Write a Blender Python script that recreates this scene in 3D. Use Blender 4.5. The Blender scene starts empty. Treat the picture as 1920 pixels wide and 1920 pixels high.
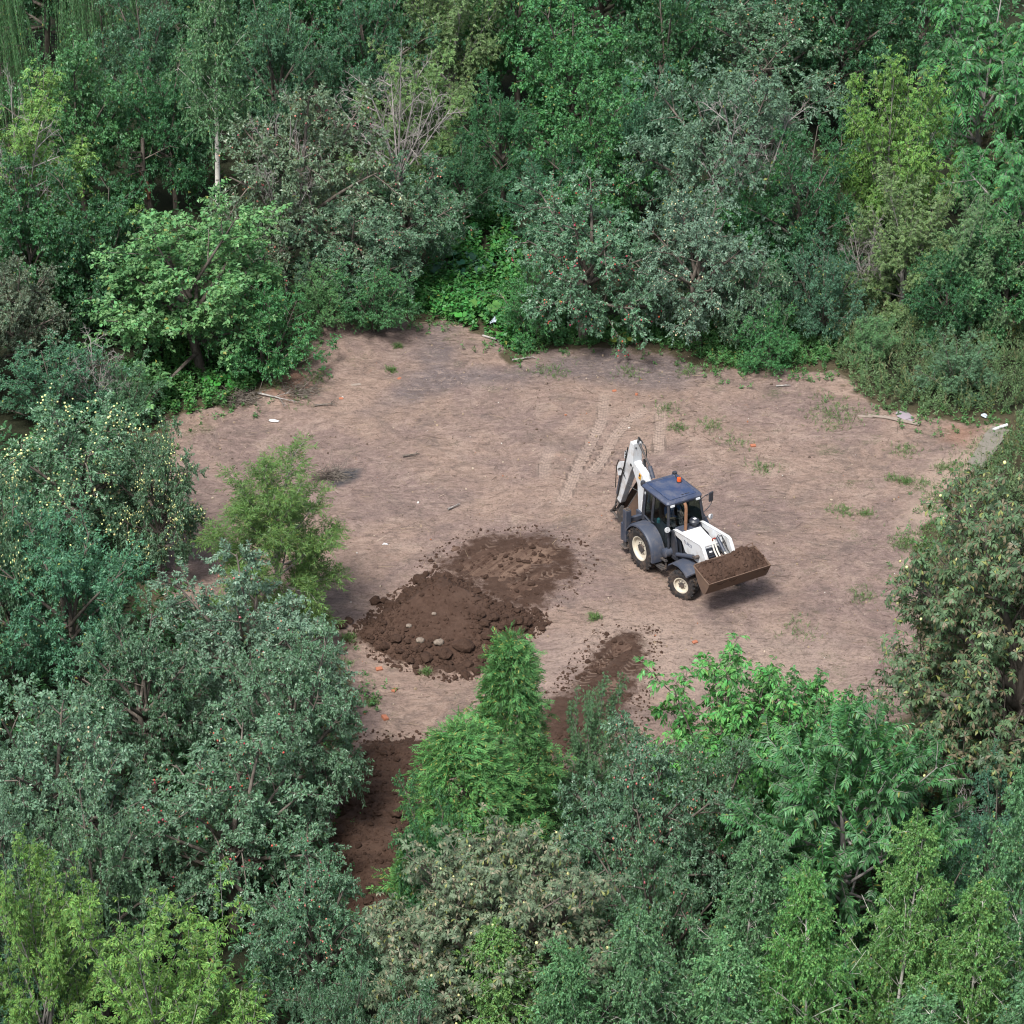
import bpy, math
import numpy as np
from mathutils import Vector, Matrix

# ------------------------------------------------------------------ camera, world, sun, exposure
scene = bpy.context.scene
COL = scene.collection
cam_data = bpy.data.cameras.new('camera')
cam = bpy.data.objects.new('camera', cam_data)
COL.objects.link(cam)
cam.location = (0.0, -90.07, 52.0)
cam.rotation_euler = (math.radians(60), 0, 0)
cam_data.sensor_fit = 'HORIZONTAL'
cam_data.angle = math.radians(18)
cam_data.clip_start = 1.0
cam_data.clip_end = 6000
scene.camera = cam

SUN_EL, SUN_AZ = math.radians(58), math.radians(205)      # azimuth clockwise from +Y: light comes from behind the camera
world = bpy.data.worlds.new('World')
scene.world = world
world.use_nodes = True
wn = world.node_tree
for n in list(wn.nodes):
    wn.nodes.remove(n)
w_out = wn.nodes.new('ShaderNodeOutputWorld')
w_bg = wn.nodes.new('ShaderNodeBackground')
w_sky = wn.nodes.new('ShaderNodeTexSky')
w_sky.sky_type = 'NISHITA'
w_sky.sun_disc = False
w_sky.sun_elevation = SUN_EL
w_sky.sun_rotation = SUN_AZ
w_sky.dust_density = 3.0
w_sky.ozone_density = 1.0
w_hsv = wn.nodes.new('ShaderNodeHueSaturation')
w_hsv.inputs['Saturation'].default_value = 0.62
w_bg.inputs['Strength'].default_value = 0.115
wn.links.new(w_sky.outputs[0], w_hsv.inputs['Color'])
wn.links.new(w_hsv.outputs[0], w_bg.inputs['Color'])
wn.links.new(w_bg.outputs[0], w_out.inputs['Surface'])
sun_data = bpy.data.lights.new('sun', 'SUN')
sun_data.energy = 3.2
sun_data.angle = math.radians(14)
sun_data.color = (1.0, 0.96, 0.9)
sun = bpy.data.objects.new('sun', sun_data)
COL.objects.link(sun)
sd = Vector((math.sin(SUN_AZ) * math.cos(SUN_EL), math.cos(SUN_AZ) * math.cos(SUN_EL), math.sin(SUN_EL)))
sun.rotation_euler = (-sd).to_track_quat('-Z', 'Y').to_euler()
sun.location = sd * 60
vs = scene.view_settings
vs.view_transform = 'Standard'
vs.look = 'None'
vs.gamma = 1
vs.use_curve_mapping = False
vs.exposure = 0.95
scene.cycles.filter_width = 1.1
scene.cycles.max_bounces = 6
scene.cycles.transparent_max_bounces = 8
scene.cycles.caustics_reflective = False
scene.cycles.caustics_refractive = False

# ------------------------------------------------------------------ layout (ground metres)
POLY={
 'CLEARING':[(-11.9, 6.13), (-9.8, 6.89), (-8.77, 7.74), (-8.38, 8.84), (-7.24, 9.84), (-7.03, 12.92), (-6.15, 14.41), (-5.01, 14.71), (-3.83, 13.77), (-2.1, 13.34), (-0.38, 12.08), (0.09, 10.44), (0.94, 11.26), (1.88, 11.67), (4.52, 11.67), (6.18, 10.93), (6.88, 9.96), (8.9, 9.64), (11.16, 10.04), (11.74, 8.25), (12.69, 6.81), (14.43, 6.13), (16.57, 5.94), (16.7, 4.26), (15.28, 2.81), (13.73, -0.0), (12.92, -2.69), (13.02, -6.19), (11.89, -10.64), (9.71, -13.96), (4.08, -14.22), (1.51, -14.75), (0.6, -15.54), (-1.44, -19.54), (-2.81, -21.89), (-4.53, -20.97), (-5.27, -17.58), (-4.88, -13.42), (-4.7, -10.35), (-6.42, -7.71), (-10.83, -5.25), (-11.88, -1.36), (-12.19, 3.53)],
 'HEAP':[(-4.63, -7.56), (-4.21, -6.65), (-3.52, -5.5), (-2.81, -4.46), (-2.16, -3.92), (-1.49, -4.37), (-0.9, -5.19), (-0.24, -5.88), (0.41, -6.19), (0.78, -6.65), (0.4, -7.41), (-0.24, -7.86), (-0.48, -9.19), (-1.26, -9.6), (-2.05, -9.54), (-3.17, -9.05), (-4.07, -8.37)],
 'SMEAR':[(-2.84, -3.34), (-1.85, -2.36), (-1.02, -1.46), (0.85, -1.29), (1.86, -2.03), (2.26, -3.08), (2.07, -4.3), (1.48, -5.1), (0.81, -6.19), (-0.33, -6.19), (-1.32, -4.62), (-2.32, -3.98)],
 'TRAILDIRT':[(2.9, -7.26), (4.11, -7.26), (3.99, -9.19), (3.66, -11.2), (3.37, -12.87), (2.12, -13.96), (0.61, -14.22), (0.77, -11.77), (1.57, -10.35), (2.23, -8.75)],
 'BANK':[(-4.13, -13.01), (-2.44, -13.14), (-1.97, -13.96), (-2.39, -15.54), (-2.32, -18.57), (-2.82, -21.43), (-3.79, -21.89), (-4.87, -19.78), (-4.76, -16.06), (-4.55, -13.96)],
 'GREYBAND':[(-4.9, 6.89), (-4.05, 8.84), (-3.0, 11.26), (-2.76, 13.13), (-2.09, 13.0), (-1.67, 10.04), (0.0, 10.04), (1.88, 11.46), (4.51, 11.46), (6.17, 10.77), (6.86, 9.64), (5.33, 8.64), (2.58, 9.04), (-1.11, 8.84), (-2.93, 7.86)],
 'ORANGEA':[(-8.96, 7.86), (-8.86, 9.04), (-7.41, 9.64), (-6.6, 8.25), (-7.64, 7.28)],
 'ORANGEB':[(14.26, 4.63), (14.95, 5.94), (16.0, 5.75), (15.28, 4.26)],
 'SAND':[(13.27, 2.09), (14.53, 3.89), (16.0, 5.75), (16.95, 6.13), (16.75, 4.63), (15.63, 2.81), (14.07, -0.0), (13.23, -1.36), (12.38, -3.01)],
 'CHAR':[(-5.87, 2.52), (-5.53, 2.81), (-5.05, 2.73), (-5.15, 2.16), (-5.74, 1.67)],
 'PALE':[(0.64, -8.61), (2.93, -6.19), (5.5, -6.8), (9.63, -7.71), (10.35, -10.35), (9.31, -11.49), (4.06, -10.92), (1.9, -9.49), (0.78, -10.35)],
 'U_BURDOCK':[(-3.83, 13.98), (-3.14, 17.27), (-2.59, 19.09), (-2.25, 22.88), (-1.25, 25.85), (-0.2, 22.88), (0.49, 16.38), (0.94, 11.67), (0.09, 10.6), (-0.57, 12.42), (-2.1, 13.55)],
 'U_FARSTRIP':[(0.0, 11.26), (1.88, 11.67), (4.53, 11.88), (6.18, 11.05), (7.07, 10.04), (8.91, 9.84), (11.17, 10.24), (12.09, 12.08), (9.98, 14.2), (5.16, 13.77), (0.96, 13.77)],
 'U_MEADOW':[(11.19, 10.44), (11.74, 8.25), (12.7, 6.89), (14.45, 6.32), (17.03, 6.7), (22.2, 7.28), (23.63, 15.49), (15.65, 16.82), (12.79, 15.49), (10.26, 12.92)],
 'U_SIDE':[(14.34, 0.86), (15.28, 2.81), (16.3, 3.89), (17.42, 6.89), (22.2, 7.28), (20.7, -1.36), (15.27, -0.0)],
 'U_LEFTBANK':[(-12.59, 5.75), (-9.8, 6.97), (-8.78, 7.86), (-8.49, 9.04), (-7.33, 9.84), (-10.64, 12.92), (-13.76, 10.04)],
 'U_TOPBANK':[(-7.12, 12.71), (-6.15, 14.32), (-5.01, 14.71), (-3.73, 13.85), (-3.1, 15.49), (-4.69, 16.82), (-6.63, 16.38), (-7.7, 14.63)],
 'U_NEAR':[(9.15, -13.42), (4.27, -13.42), (1.51, -14.49), (0.6, -15.8), (-1.15, -19.54), (-2.53, -21.89), (-2.13, -27.11), (16.21, -27.11), (19.33, -9.19), (11.14, -11.77)],
 'U_NEARL':[(-4.51, -21.43), (-5.27, -17.58), (-4.88, -13.42), (-5.02, -10.35), (-6.41, -8.01), (-10.8, -5.57), (-11.96, -1.36), (-12.31, 3.89), (-21.94, 5.75), (-16.21, -27.11), (-3.45, -27.11)],
 'U_FAR':[(-23.04, 12.08), (-13.57, 10.04), (-10.71, 13.77), (-7.72, 15.06), (-5.1, 17.27), (-2.26, 23.85), (0.78, 16.38), (5.56, 14.2), (10.36, 14.2), (23.79, 16.38), (31.31, 59.54), (-31.31, 59.54)],
}
TRACKS=[[(3.5, 8.76), (3.18, 7.97), (3.03, 6.13), (2.64, 4.63), (2.2, 3.09), (1.77, 1.21), (1.46, -0.0)], [(4.82, 7.28), (3.97, 6.32), (3.39, 4.93), (2.97, 3.46), (2.35, 1.91)], [(5.12, 7.86), (5.01, 6.13), (4.91, 4.45), (4.76, 3.17)], [(1.52, 4.82), (1.19, 3.89), (1.02, 2.81), (1.04, 1.74)], [(-0.51, -1.76), (-0.92, -2.85), (-1.29, -4.05)], [(1.72, -1.86), (1.17, -2.69), (0.42, -3.73), (-0.16, -4.62)], [(1.92, -3.5), (0.83, -4.14), (-0.41, -4.88)], [(3.62, -7.56), (2.7, -9.05), (1.56, -10.92)], [(3.91, -8.46), (3.31, -9.78), (2.33, -11.49)]]
TREES=[
 ('weeping', 0, -19.88, 27.91, 10.78, 1.24, 'bi', 0, 'birch tree', 'birches of the wood', 'weeping birch trailing olive strands down the upper corner beside pale bare twigs'),
 ('weeping', 0, -16.61, 33.87, 10.9, 1.61, 'bi', 0, 'birch tree', 'birches of the wood', 'weeping birch whose thin curtains hang above the dark maple'),
 ('broad', 0, -16.13, 21.91, 7.24, 2.29, 'gr', 0, 'tree', 'plum and broadleaf trees of the wood', 'deep green maple rising behind the yellow-green box elder'),
 ('elder', 0, -17.53, 15.49, 8.21, 3.13, 'yg', 0, 'box elder', 'yellow-green box elders', 'yellow-green box elder with pale bare forks at the photo side below the weeping birch'),
 ('broad', 1, -14.07, 12.08, 6.48, 1.95, 'gd', 0, 'tree', 'plum and broadleaf trees of the wood', 'dark rounded tree in front of the yellow-green box elder'),
 ('plum', 0, -14.38, 27.91, 7.58, 2.18, 'plum', 0, 'tree', 'plum and broadleaf trees of the wood', 'blue-green tree between the hanging birch strands and the slim birch'),
 ('plum', 1, -12.87, 22.88, 7.18, 1.91, 'gd', 0, 'tree', 'plum and broadleaf trees of the wood', 'dark blue-green tree over the snapped reddish trunk'),
 ('birch', 0, -11.03, 20.25, 10.46, 1.47, 'bi', 0, 'birch tree', 'birches of the wood', 'slim birch with a long white trunk standing alone above the low green bush'),
 ('plum', 2, -9.21, 26.36, 8.16, 2.15, 'plum', 0, 'tree', 'plum and broadleaf trees of the wood', 'dense blue-green tree next to the slim white-trunked birch'),
 ('broad', 2, -7.81, 31.65, 8.6, 2.66, 'gd', 0, 'tree', 'plum and broadleaf trees of the wood', 'dark leafy tree at the top edge behind the reddish apple tree'),
 ('apple', 0, -7.17, 15.49, 8.35, 3.03, 'apr', 'pink', 'apple tree', 'apple trees around the clearing', 'large reddish apple tree thick with pink apples beside the white birch trunk'),
 ('apple', 1, -5.74, 13.77, 4.5, 2.08, 'ap', 'pink', 'apple tree', 'apple trees around the clearing', 'low grey-green apple tree at the foot of the large reddish apple tree'),
 ('apple', 2, -3.8, 16.38, 5.7, 2.02, 'apd', 'pink', 'apple tree', 'apple trees around the clearing', 'apple tree with grey dead twigs above the bright burdock gully'),
 ('plum', 0, -5.79, 30.02, 7.22, 2.0, 'plum', 0, 'tree', 'plum and broadleaf trees of the wood', 'blue-green tree whose crown meets the leaning bare limb'),
 ('elder', 1, -2.38, 31.65, 7.28, 2.45, 'olive', 0, 'box elder', 'yellow-green box elders', 'yellow-green box elder at the top edge above the leaning bare limb'),
 ('elder', 0, -3.42, 24.85, 5.85, 2.45, 'olive', 0, 'box elder', 'yellow-green box elders', 'yellowish box elder spread around the leaning bare limb'),
 ('broad', 1, 2.2, 26.36, 7.31, 2.47, 'gr', 0, 'tree', 'plum and broadleaf trees of the wood', 'leafy green tree in the middle of the top rows with broad rounded crown'),
 ('broad', 0, 0.22, 33.31, 8.01, 2.37, 'gr', 0, 'tree', 'plum and broadleaf trees of the wood', 'green tree at the top edge next to the upper box elder'),
 ('plum', 1, -0.31, 22.88, 5.69, 1.71, 'gd', 0, 'tree', 'plum and broadleaf trees of the wood', 'young dark green tree with thin stems above the gully'),
 ('plum', 2, -1.81, 20.48, 4.24, 1.29, 'gd', 0, 'tree', 'plum and broadleaf trees of the wood', 'thin leaning sapling group at the head of the gully'),
 ('broad', 2, 3.0, 20.02, 6.65, 1.97, 'gr', 0, 'tree', 'plum and broadleaf trees of the wood', 'green tree with a few yellow leaves behind the red apple tree'),
 ('plum', 0, 1.4, 19.55, 4.11, 1.58, 'plum', 0, 'tree', 'plum and broadleaf trees of the wood', 'grey-green bush tree between the gully and the red apple tree'),
 ('broad', 1, 5.75, 28.96, 7.62, 2.3, 'gd', 0, 'tree', 'plum and broadleaf trees of the wood', 'dark tree at the top edge beside the orange-fruited apple tree'),
 ('plum', 1, 4.87, 21.91, 6.51, 1.8, 'plum', 0, 'tree', 'plum and broadleaf trees of the wood', 'blue-green tree left standing beside the silvery tree with bare branches'),
 ('plum', 2, 7.75, 17.27, 9.04, 3.36, 'sil', 0, 'tree', 'plum and broadleaf trees of the wood', 'big silvery grey-green tree with bare dead branches in its crown'),
 ('apple', 1, 10.3, 30.02, 6.78, 3.17, 'apd', 'orange', 'apple tree', 'apple trees around the clearing', 'apple tree with orange-red fruit at the top edge'),
 ('broad', 0, 13.39, 31.11, 8.14, 2.44, 'gd', 0, 'tree', 'plum and broadleaf trees of the wood', 'dark tree at the top edge between orange-fruited apple and feather-leaved tree'),
 ('plum', 0, 10.27, 15.49, 6.8, 1.81, 'gd', 0, 'tree', 'plum and broadleaf trees of the wood', 'dark blue-green tree between the silvery tree and the tall box elder'),
 ('elder', 1, 13.64, 17.27, 8.96, 2.4, 'yg', 0, 'box elder', 'yellow-green box elders', 'tall yellow-green box elder beside the large feather-leaved tree'),
 ('elder', 0, 13.96, 13.77, 5.73, 2.07, 'olive', 0, 'box elder', 'yellow-green box elders', 'drooping yellowish box elder below the tall box elder'),
 ('elder', 1, 16.15, 12.08, 5.47, 1.77, 'sil2', 0, 'box elder', 'yellow-green box elders', 'grey-green box elder with pale stems above the weedy meadow'),
 ('walnut', 0, 17.75, 21.91, 10.45, 3.26, 'wal', 0, 'tree', 'trees with long feathered leaves', 'large bright green tree with long feathered leaves at the top corner'),
 ('walnut', 0, 18.21, 15.49, 7.0, 2.19, 'wal', 0, 'tree', 'trees with long feathered leaves', 'lower tree with long feathered leaves under the browned chestnut'),
 ('chestnut', 1, 19.48, 21.91, 5.87, 1.9, 'chb', 0, 'horse chestnut', 'horse chestnuts', 'browned horse chestnut showing between the two feather-leaved trees'),
 ('apple', 2, 6.59, 11.67, 6.26, 2.22, 'apg', 'cream', 'apple tree', 'apple trees around the clearing', 'silvery apple tree hung with cream apples beside the red apple tree'),
 ('apple', 0, 2.55, 12.08, 6.48, 2.69, 'ap', 'red', 'apple tree', 'apple trees around the clearing', 'apple tree with scattered crimson apples at the head of the clearing'),
 ('apple', 1, 8.23, 10.85, 4.13, 1.3, 'apd', 'cream', 'apple tree', 'apple trees around the clearing', 'low apple tree drooping to the weeds next to the silvery apple tree'),
 ('shrub', 0, 10.95, 12.08, 4.66, 1.49, 'plum', 0, 'shrub', 'shrubs at the clearing edge', 'rounded dark blue-green elder bush between silvery apple tree and meadow'),
 ('shrub', 1, 8.92, 10.04, 2.69, 1.11, 'gr', 0, 'shrub', 'shrubs at the clearing edge', 'low green bush at the far edge under the elder bush'),
 ('broad', 1, -10.75, 9.64, 6.39, 3.46, 'lg', 0, 'shrub', 'shrubs at the clearing edge', 'wide light green bush with yellowing top and forked grey stem at the clearing edge'),
 ('shrub', 0, -8.47, 8.84, 5.08, 1.91, 'gr', 0, 'shrub', 'shrubs at the clearing edge', 'green bush joined to the wide yellowing bush on its clearing side'),
 ('shrub', 1, -6.7, 12.08, 2.82, 1.03, 'lg', 0, 'shrub', 'shrubs at the clearing edge', 'small yellow-green bush by the bare bank'),
 ('apple', 2, -17.04, 8.84, 5.38, 1.72, 'rus', '', 'apple tree', 'apple trees around the clearing', 'brownish apple tree with rusty leaves below the yellow-green box elder'),
 ('shrub', 0, -15.28, 5.75, 3.82, 2.05, 'plum', 0, 'shrub', 'shrubs at the clearing edge', 'grey-green thicket above the apple tree with cream apples'),
 ('shrub', 1, -12.86, 5.75, 2.93, 0.98, 'ap', 0, 'shrub', 'shrubs at the clearing edge', 'small pale shoot beside the green weeds of the bank'),
 ('apple', 0, -13.51, -3.34, 6.49, 2.54, 'ap', 'lime', 'apple tree', 'apple trees around the clearing', 'apple tree crowded with pale yellow apples above the blue-green plum'),
 ('apple', 1, -10.92, -4.3, 5.55, 1.38, 'apd', 'lime', 'apple tree', 'apple trees around the clearing', 'dark apple tree leaning over bare soil with pale yellow apples'),
 ('apple', 2, -14.58, -10.35, 7.19, 1.3, 'apd', 'lime', 'apple tree', 'apple trees around the clearing', 'apple tree with yellow fruit at the photo edge behind the blue-green plum'),
 ('plum', 2, -12.68, -11.2, 6.73, 2.21, 'plum2', 0, 'tree', 'plum and broadleaf trees of the wood', 'round blue-green plum tree in front of the yellow-fruited apple trees'),
 ('willow', 0, -7.0, -7.41, 6.38, 2.21, 'wil', 0, 'willow', None, 'feathery young olive willow standing at the clearing edge'),
 ('apple', 0, -7.47, -13.42, 6.38, 2.61, 'apg', 'pink', 'apple tree', 'apple trees around the clearing', 'grey-green apple tree in front of the feathery willow'),
 ('apple', 1, -5.83, -18.08, 6.88, 1.99, 'ap', '', 'apple tree', 'apple trees around the clearing', 'apple tree overhanging the narrow end of the clearing'),
 ('apple', 2, -10.01, -15.54, 6.31, 1.68, 'apd', '', 'apple tree', 'apple trees around the clearing', 'dark apple tree between the round plum and the grey-green apple trees'),
 ('apple', 1, -11.76, -20.97, 7.49, 2.41, 'apg', 'cream', 'apple tree', 'apple trees around the clearing', 'silvery apple tree with a few cream apples above the lower box elders'),
 ('apple', 0, -7.3, -21.89, 6.32, 2.47, 'ap', 'red', 'apple tree', 'apple trees around the clearing', 'apple tree with red apples behind the lower yellow-green box elder'),
 ('apple', 2, -4.67, -26.69, 6.54, 1.82, 'ap', 'pink', 'apple tree', 'apple trees around the clearing', 'apple tree with pink apples beside the dark soil bank'),
 ('apple', 0, -12.83, -24.57, 7.25, 1.46, 'apg', '', 'apple tree', 'apple trees around the clearing', 'grey-green apple tree at the photo edge above the pale box elder'),
 ('elder', 1, -11.36, -28.72, 7.61, 1.65, 'yg', 0, 'box elder', 'yellow-green box elders', 'yellow-green box elder in the lower corner with upright pale shoots'),
 ('elder', 0, -7.98, -31.42, 8.02, 2.45, 'yg', 0, 'box elder', 'yellow-green box elders', 'largest yellow-green box elder at the bottom edge with pale upright shoots'),
 ('shrub', 0, -12.12, -27.92, 4.2, 1.56, 'plum', 0, 'shrub', 'shrubs at the clearing edge', 'dark blue-green bush in the bottom corner under the box elders'),
 ('apple', 1, -4.07, -31.05, 6.37, 1.18, 'apd', '', 'apple tree', 'apple trees around the clearing', 'dark apple tree at the bottom edge beside the mottled chestnut'),
 ('chestnut', 0, -0.39, -29.12, 8.5, 2.77, 'ch', 0, 'horse chestnut', 'horse chestnuts', 'mottled horse chestnut with pale curled leaves at the bottom edge'),
 ('thuja', 0, -0.15, -18.57, 6.81, 1.59, 'th', 0, 'conifer', None, 'taller pointed conifer with yellowish tip beside the soil heap'),
 ('thuja', 1, -0.99, -20.97, 5.62, 1.87, 'th2', 0, 'conifer', None, 'lower bushy conifer in front of the pointed conifer'),
 ('thuja', 1, -2.75, -21.43, 2.25, 0.49, 'th', 0, 'conifer', None, 'tiny conifer sprig next to the dark soil bank'),
 ('apple', 2, 3.2, -22.58, 7.18, 2.04, 'ap', 'pink', 'apple tree', 'apple trees around the clearing', 'apple tree with small pink apples beside the two conifers'),
 ('apple', 1, 5.24, -20.97, 5.78, 1.46, 'apd', 'pink', 'apple tree', 'apple trees around the clearing', 'apple tree with pink fruit under the bright green ash bush'),
 ('elder', 1, 2.12, -17.58, 5.19, 0.94, 'ap', 0, 'tree', 'plum and broadleaf trees of the wood', 'sparse sapling over the soil smear beside the pointed conifer'),
 ('ash', 0, 6.08, -17.58, 6.15, 2.08, 'br', 0, 'shrub', 'shrubs at the clearing edge', 'bright green ash bush at the near edge of the clearing'),
 ('ash', 0, 7.91, -17.58, 5.56, 1.44, 'br2', 0, 'shrub', 'shrubs at the clearing edge', 'green ash bush with tall light shoots next to the brightest bush'),
 ('cherry', 0, 8.62, -24.35, 8.67, 2.78, 'che', 0, 'cherry tree', None, 'cherry tree with drooping leaves in rows along open branches'),
 ('chestnut', 1, 13.29, -18.08, 10.91, 3.72, 'ch2', 0, 'horse chestnut', 'horse chestnuts', 'big horse chestnut with rusty lower leaves beside the clearing'),
 ('shrub', 1, 9.98, -16.57, 4.06, 1.09, 'gr', 0, 'shrub', 'shrubs at the clearing edge', 'dark green bush between ash bushes and the big horse chestnut'),
 ('plum', 0, 12.31, -23.25, 5.62, 1.36, 'plum2', 0, 'tree', 'plum and broadleaf trees of the wood', 'blue-green plum tree below the big horse chestnut'),
 ('birch', 1, 5.17, -28.52, 8.08, 1.2, 'bi', 0, 'birch tree', 'birches of the wood', 'birch with a visible pale trunk in front of the pink-fruited apple trees'),
 ('birch', 2, 8.93, -29.51, 8.33, 1.19, 'biy', 0, 'birch tree', 'birches of the wood', 'pointed light green birch in front of the cherry tree'),
 ('birch', 1, 10.52, -30.86, 8.19, 1.23, 'biy', 0, 'birch tree', 'birches of the wood', 'yellowish green birch at the bottom edge below the blue-green plum'),
 ('birch', 2, 12.36, -28.52, 9.06, 1.2, 'bi', 0, 'birch tree', 'birches of the wood', 'tall birch at the photo edge beside the blue-green plum'),
 ('birch', 2, 0.32, -31.05, 6.76, 1.24, 'biy', 0, 'birch tree', 'birches of the wood', 'young birch at the bottom edge in front of the mottled chestnut'),
 ('birch', 1, 1.52, -31.61, 7.34, 1.17, 'bi', 0, 'birch tree', 'birches of the wood', 'green birch at the bottom edge just beside the young birch'),
 ('birch', 2, 3.36, -31.42, 7.64, 1.29, 'bi', 0, 'birch tree', 'birches of the wood', 'dense birch at the bottom edge between mottled chestnut and pale-trunked birch'),
 ('birch', 1, 5.19, -32.53, 7.22, 1.4, 'bi', 0, 'birch tree', 'birches of the wood', 'birch crown at the bottom edge under the pale-trunked birch'),
 ('birch', 2, 7.0, -31.05, 8.19, 1.29, 'biy', 0, 'birch tree', 'birches of the wood', 'birch between the pale-trunked one and the pointed one'),
 ('birch', 1, 8.44, -33.25, 7.34, 1.45, 'bi', 0, 'birch tree', 'birches of the wood', 'low birch crown at the bottom edge under the pointed birch'),
 ('birch', 1, 11.17, -33.25, 7.79, 1.44, 'bi', 0, 'birch tree', 'birches of the wood', 'birch crown in the bottom corner with a leaning bare stem'),
 ('apple', 0, -2.38, -32.35, 6.33, 1.34, 'apd', '', 'apple tree', 'apple trees around the clearing', 'apple tree crown peeping up at the bottom edge under the mottled chestnut'),
 ('broad', 2, 16.78, 34.44, 7.61, 2.39, 'gd', 0, 'tree', 'plum and broadleaf trees of the wood', 'dark tree behind the tall yellow-green box elder at the top edge'),
 ('broad', 0, -11.79, 35.59, 8.77, 2.84, 'gd', 0, 'tree', 'plum and broadleaf trees of the wood', 'far dark tree behind the slim birch at the top edge'),
 ('broad', 1, -4.05, 37.34, 8.4, 2.65, 'gd', 0, 'tree', 'plum and broadleaf trees of the wood', 'far dark tree behind the upper box elder'),
 ('broad', 2, 3.82, 37.34, 8.4, 2.87, 'gd', 0, 'tree', 'plum and broadleaf trees of the wood', 'far dark tree behind the middle of the top rows'),
 ('plum', 1, 8.52, 36.75, 8.37, 2.86, 'plum', 0, 'tree', 'plum and broadleaf trees of the wood', 'far blue-green tree behind the orange-fruited apple tree'),
 ('broad', 1, -19.72, 38.52, 8.67, 2.89, 'gd', 0, 'tree', 'plum and broadleaf trees of the wood', 'far dark tree behind the weeping birches'),
 ('broad', 0, 13.86, 41.57, 8.57, 3.4, 'gd', 0, 'tree', 'plum and broadleaf trees of the wood', 'farthest dark tree behind the top edge near the feather-leaved tree'),
 ('plum', 1, 8.43, 15.49, 5.47, 1.72, 'gr', 0, 'tree', 'plum and broadleaf trees of the wood', 'green tree behind the elder bush with bare dry branches before it'),
 ('shrub', 0, -4.91, 12.08, 3.34, 1.4, 'gr', 0, 'shrub', 'shrubs at the clearing edge', 'green bush at the top of the bare bank under the apple trees'),
 ('shrub', 1, 0.76, 12.08, 3.54, 1.31, 'gr', 0, 'shrub', 'shrubs at the clearing edge', 'green bush between the gully and the red apple tree'),
 ('plum', 2, 15.25, 11.67, 4.55, 1.58, 'gd', 0, 'tree', 'plum and broadleaf trees of the wood', 'dark tree between the two box elders by the meadow'),
 ('broad', 2, 17.37, 12.08, 4.56, 1.68, 'gr', 0, 'tree', 'plum and broadleaf trees of the wood', 'green tree at the photo edge above the meadow'),
 ('broad', 0, -16.81, 12.08, 6.38, 2.14, 'gd', 0, 'tree', 'plum and broadleaf trees of the wood', 'dark tree at the photo edge below the yellow-green box elder'),
 ('plum', 0, 10.46, -25.0, 5.32, 1.33, 'gd', 0, 'tree', 'plum and broadleaf trees of the wood', 'dark tree between the cherry tree and the pointed birch'),
 ('broad', 1, -1.94, -23.25, 5.38, 1.02, 'gd', 0, 'shrub', 'shrubs at the clearing edge', 'dark bush behind the mottled chestnut below the lower conifer'),
 ('apple', 1, -10.28, -25.43, 6.9, 1.65, 'ap', '', 'apple tree', 'apple trees around the clearing', 'apple tree rising directly behind the pale shoots of the box elders'),
 ('apple', 0, 3.72, -27.11, 7.76, 1.68, 'apd', 'pink', 'apple tree', 'apple trees around the clearing', 'dark pink-fruited apple tree behind the dense birch'),
 ('shrub', 1, 15.2, 8.05, 2.66, 1.18, 'ap', 0, 'shrub', 'shrubs at the clearing edge', 'greyish bush in the back of the weedy meadow'),
 ('elder', 1, 12.36, 10.04, 2.18, 0.83, 'lg', 0, 'shrub', 'shrubs at the clearing edge', 'light green sapling at the corner of the weedy meadow'),
 ('broad', 0, -23.12, 31.11, 6.38, 2.55, 'gd', 0, 'tree', 'trees of the wood just past the photo edge', 'leafy tree of the wood standing just past the edge of the photo'),
 ('plum', 1, -22.12, 21.91, 6.3, 2.4, 'plum', 0, 'tree', 'trees of the wood just past the photo edge', 'leafy tree of the wood standing just past the edge of the photo'),
 ('broad', 2, -20.53, 12.92, 6.0, 2.24, 'gr', 0, 'tree', 'trees of the wood just past the photo edge', 'leafy tree of the wood standing just past the edge of the photo'),
 ('apple', 1, -19.72, 6.51, 5.21, 2.14, 'ap', 0, 'tree', 'trees of the wood just past the photo edge', 'leafy tree of the wood standing just past the edge of the photo'),
 ('plum', 0, -18.43, -0.69, 5.38, 2.02, 'plum2', 0, 'tree', 'trees of the wood just past the photo edge', 'leafy tree of the wood standing just past the edge of the photo'),
 ('apple', 0, -17.76, -7.11, 5.55, 1.9, 'ap', 0, 'tree', 'trees of the wood just past the photo edge', 'leafy tree of the wood standing just past the edge of the photo'),
 ('broad', 1, -16.61, -13.42, 5.7, 1.8, 'gd', 0, 'tree', 'trees of the wood just past the photo edge', 'leafy tree of the wood standing just past the edge of the photo'),
 ('apple', 2, -15.88, -19.06, 6.18, 1.7, 'apg', 0, 'tree', 'trees of the wood just past the photo edge', 'leafy tree of the wood standing just past the edge of the photo'),
 ('plum', 2, -15.12, -23.91, 6.32, 1.61, 'plum', 0, 'tree', 'trees of the wood just past the photo edge', 'leafy tree of the wood standing just past the edge of the photo'),
 ('broad', 0, -14.49, -28.72, 6.62, 1.53, 'gr', 0, 'tree', 'trees of the wood just past the photo edge', 'leafy tree of the wood standing just past the edge of the photo'),
 ('broad', 1, 23.5, 32.2, 6.41, 2.57, 'gd', 0, 'tree', 'trees of the wood just past the photo edge', 'leafy tree of the wood standing just past the edge of the photo'),
 ('walnut', 0, 21.97, 20.96, 6.89, 2.38, 'wal', 0, 'tree', 'trees of the wood just past the photo edge', 'leafy tree of the wood standing just past the edge of the photo'),
 ('plum', 0, 20.71, 11.67, 6.56, 2.22, 'gr', 0, 'tree', 'trees of the wood just past the photo edge', 'leafy tree of the wood standing just past the edge of the photo'),
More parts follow.
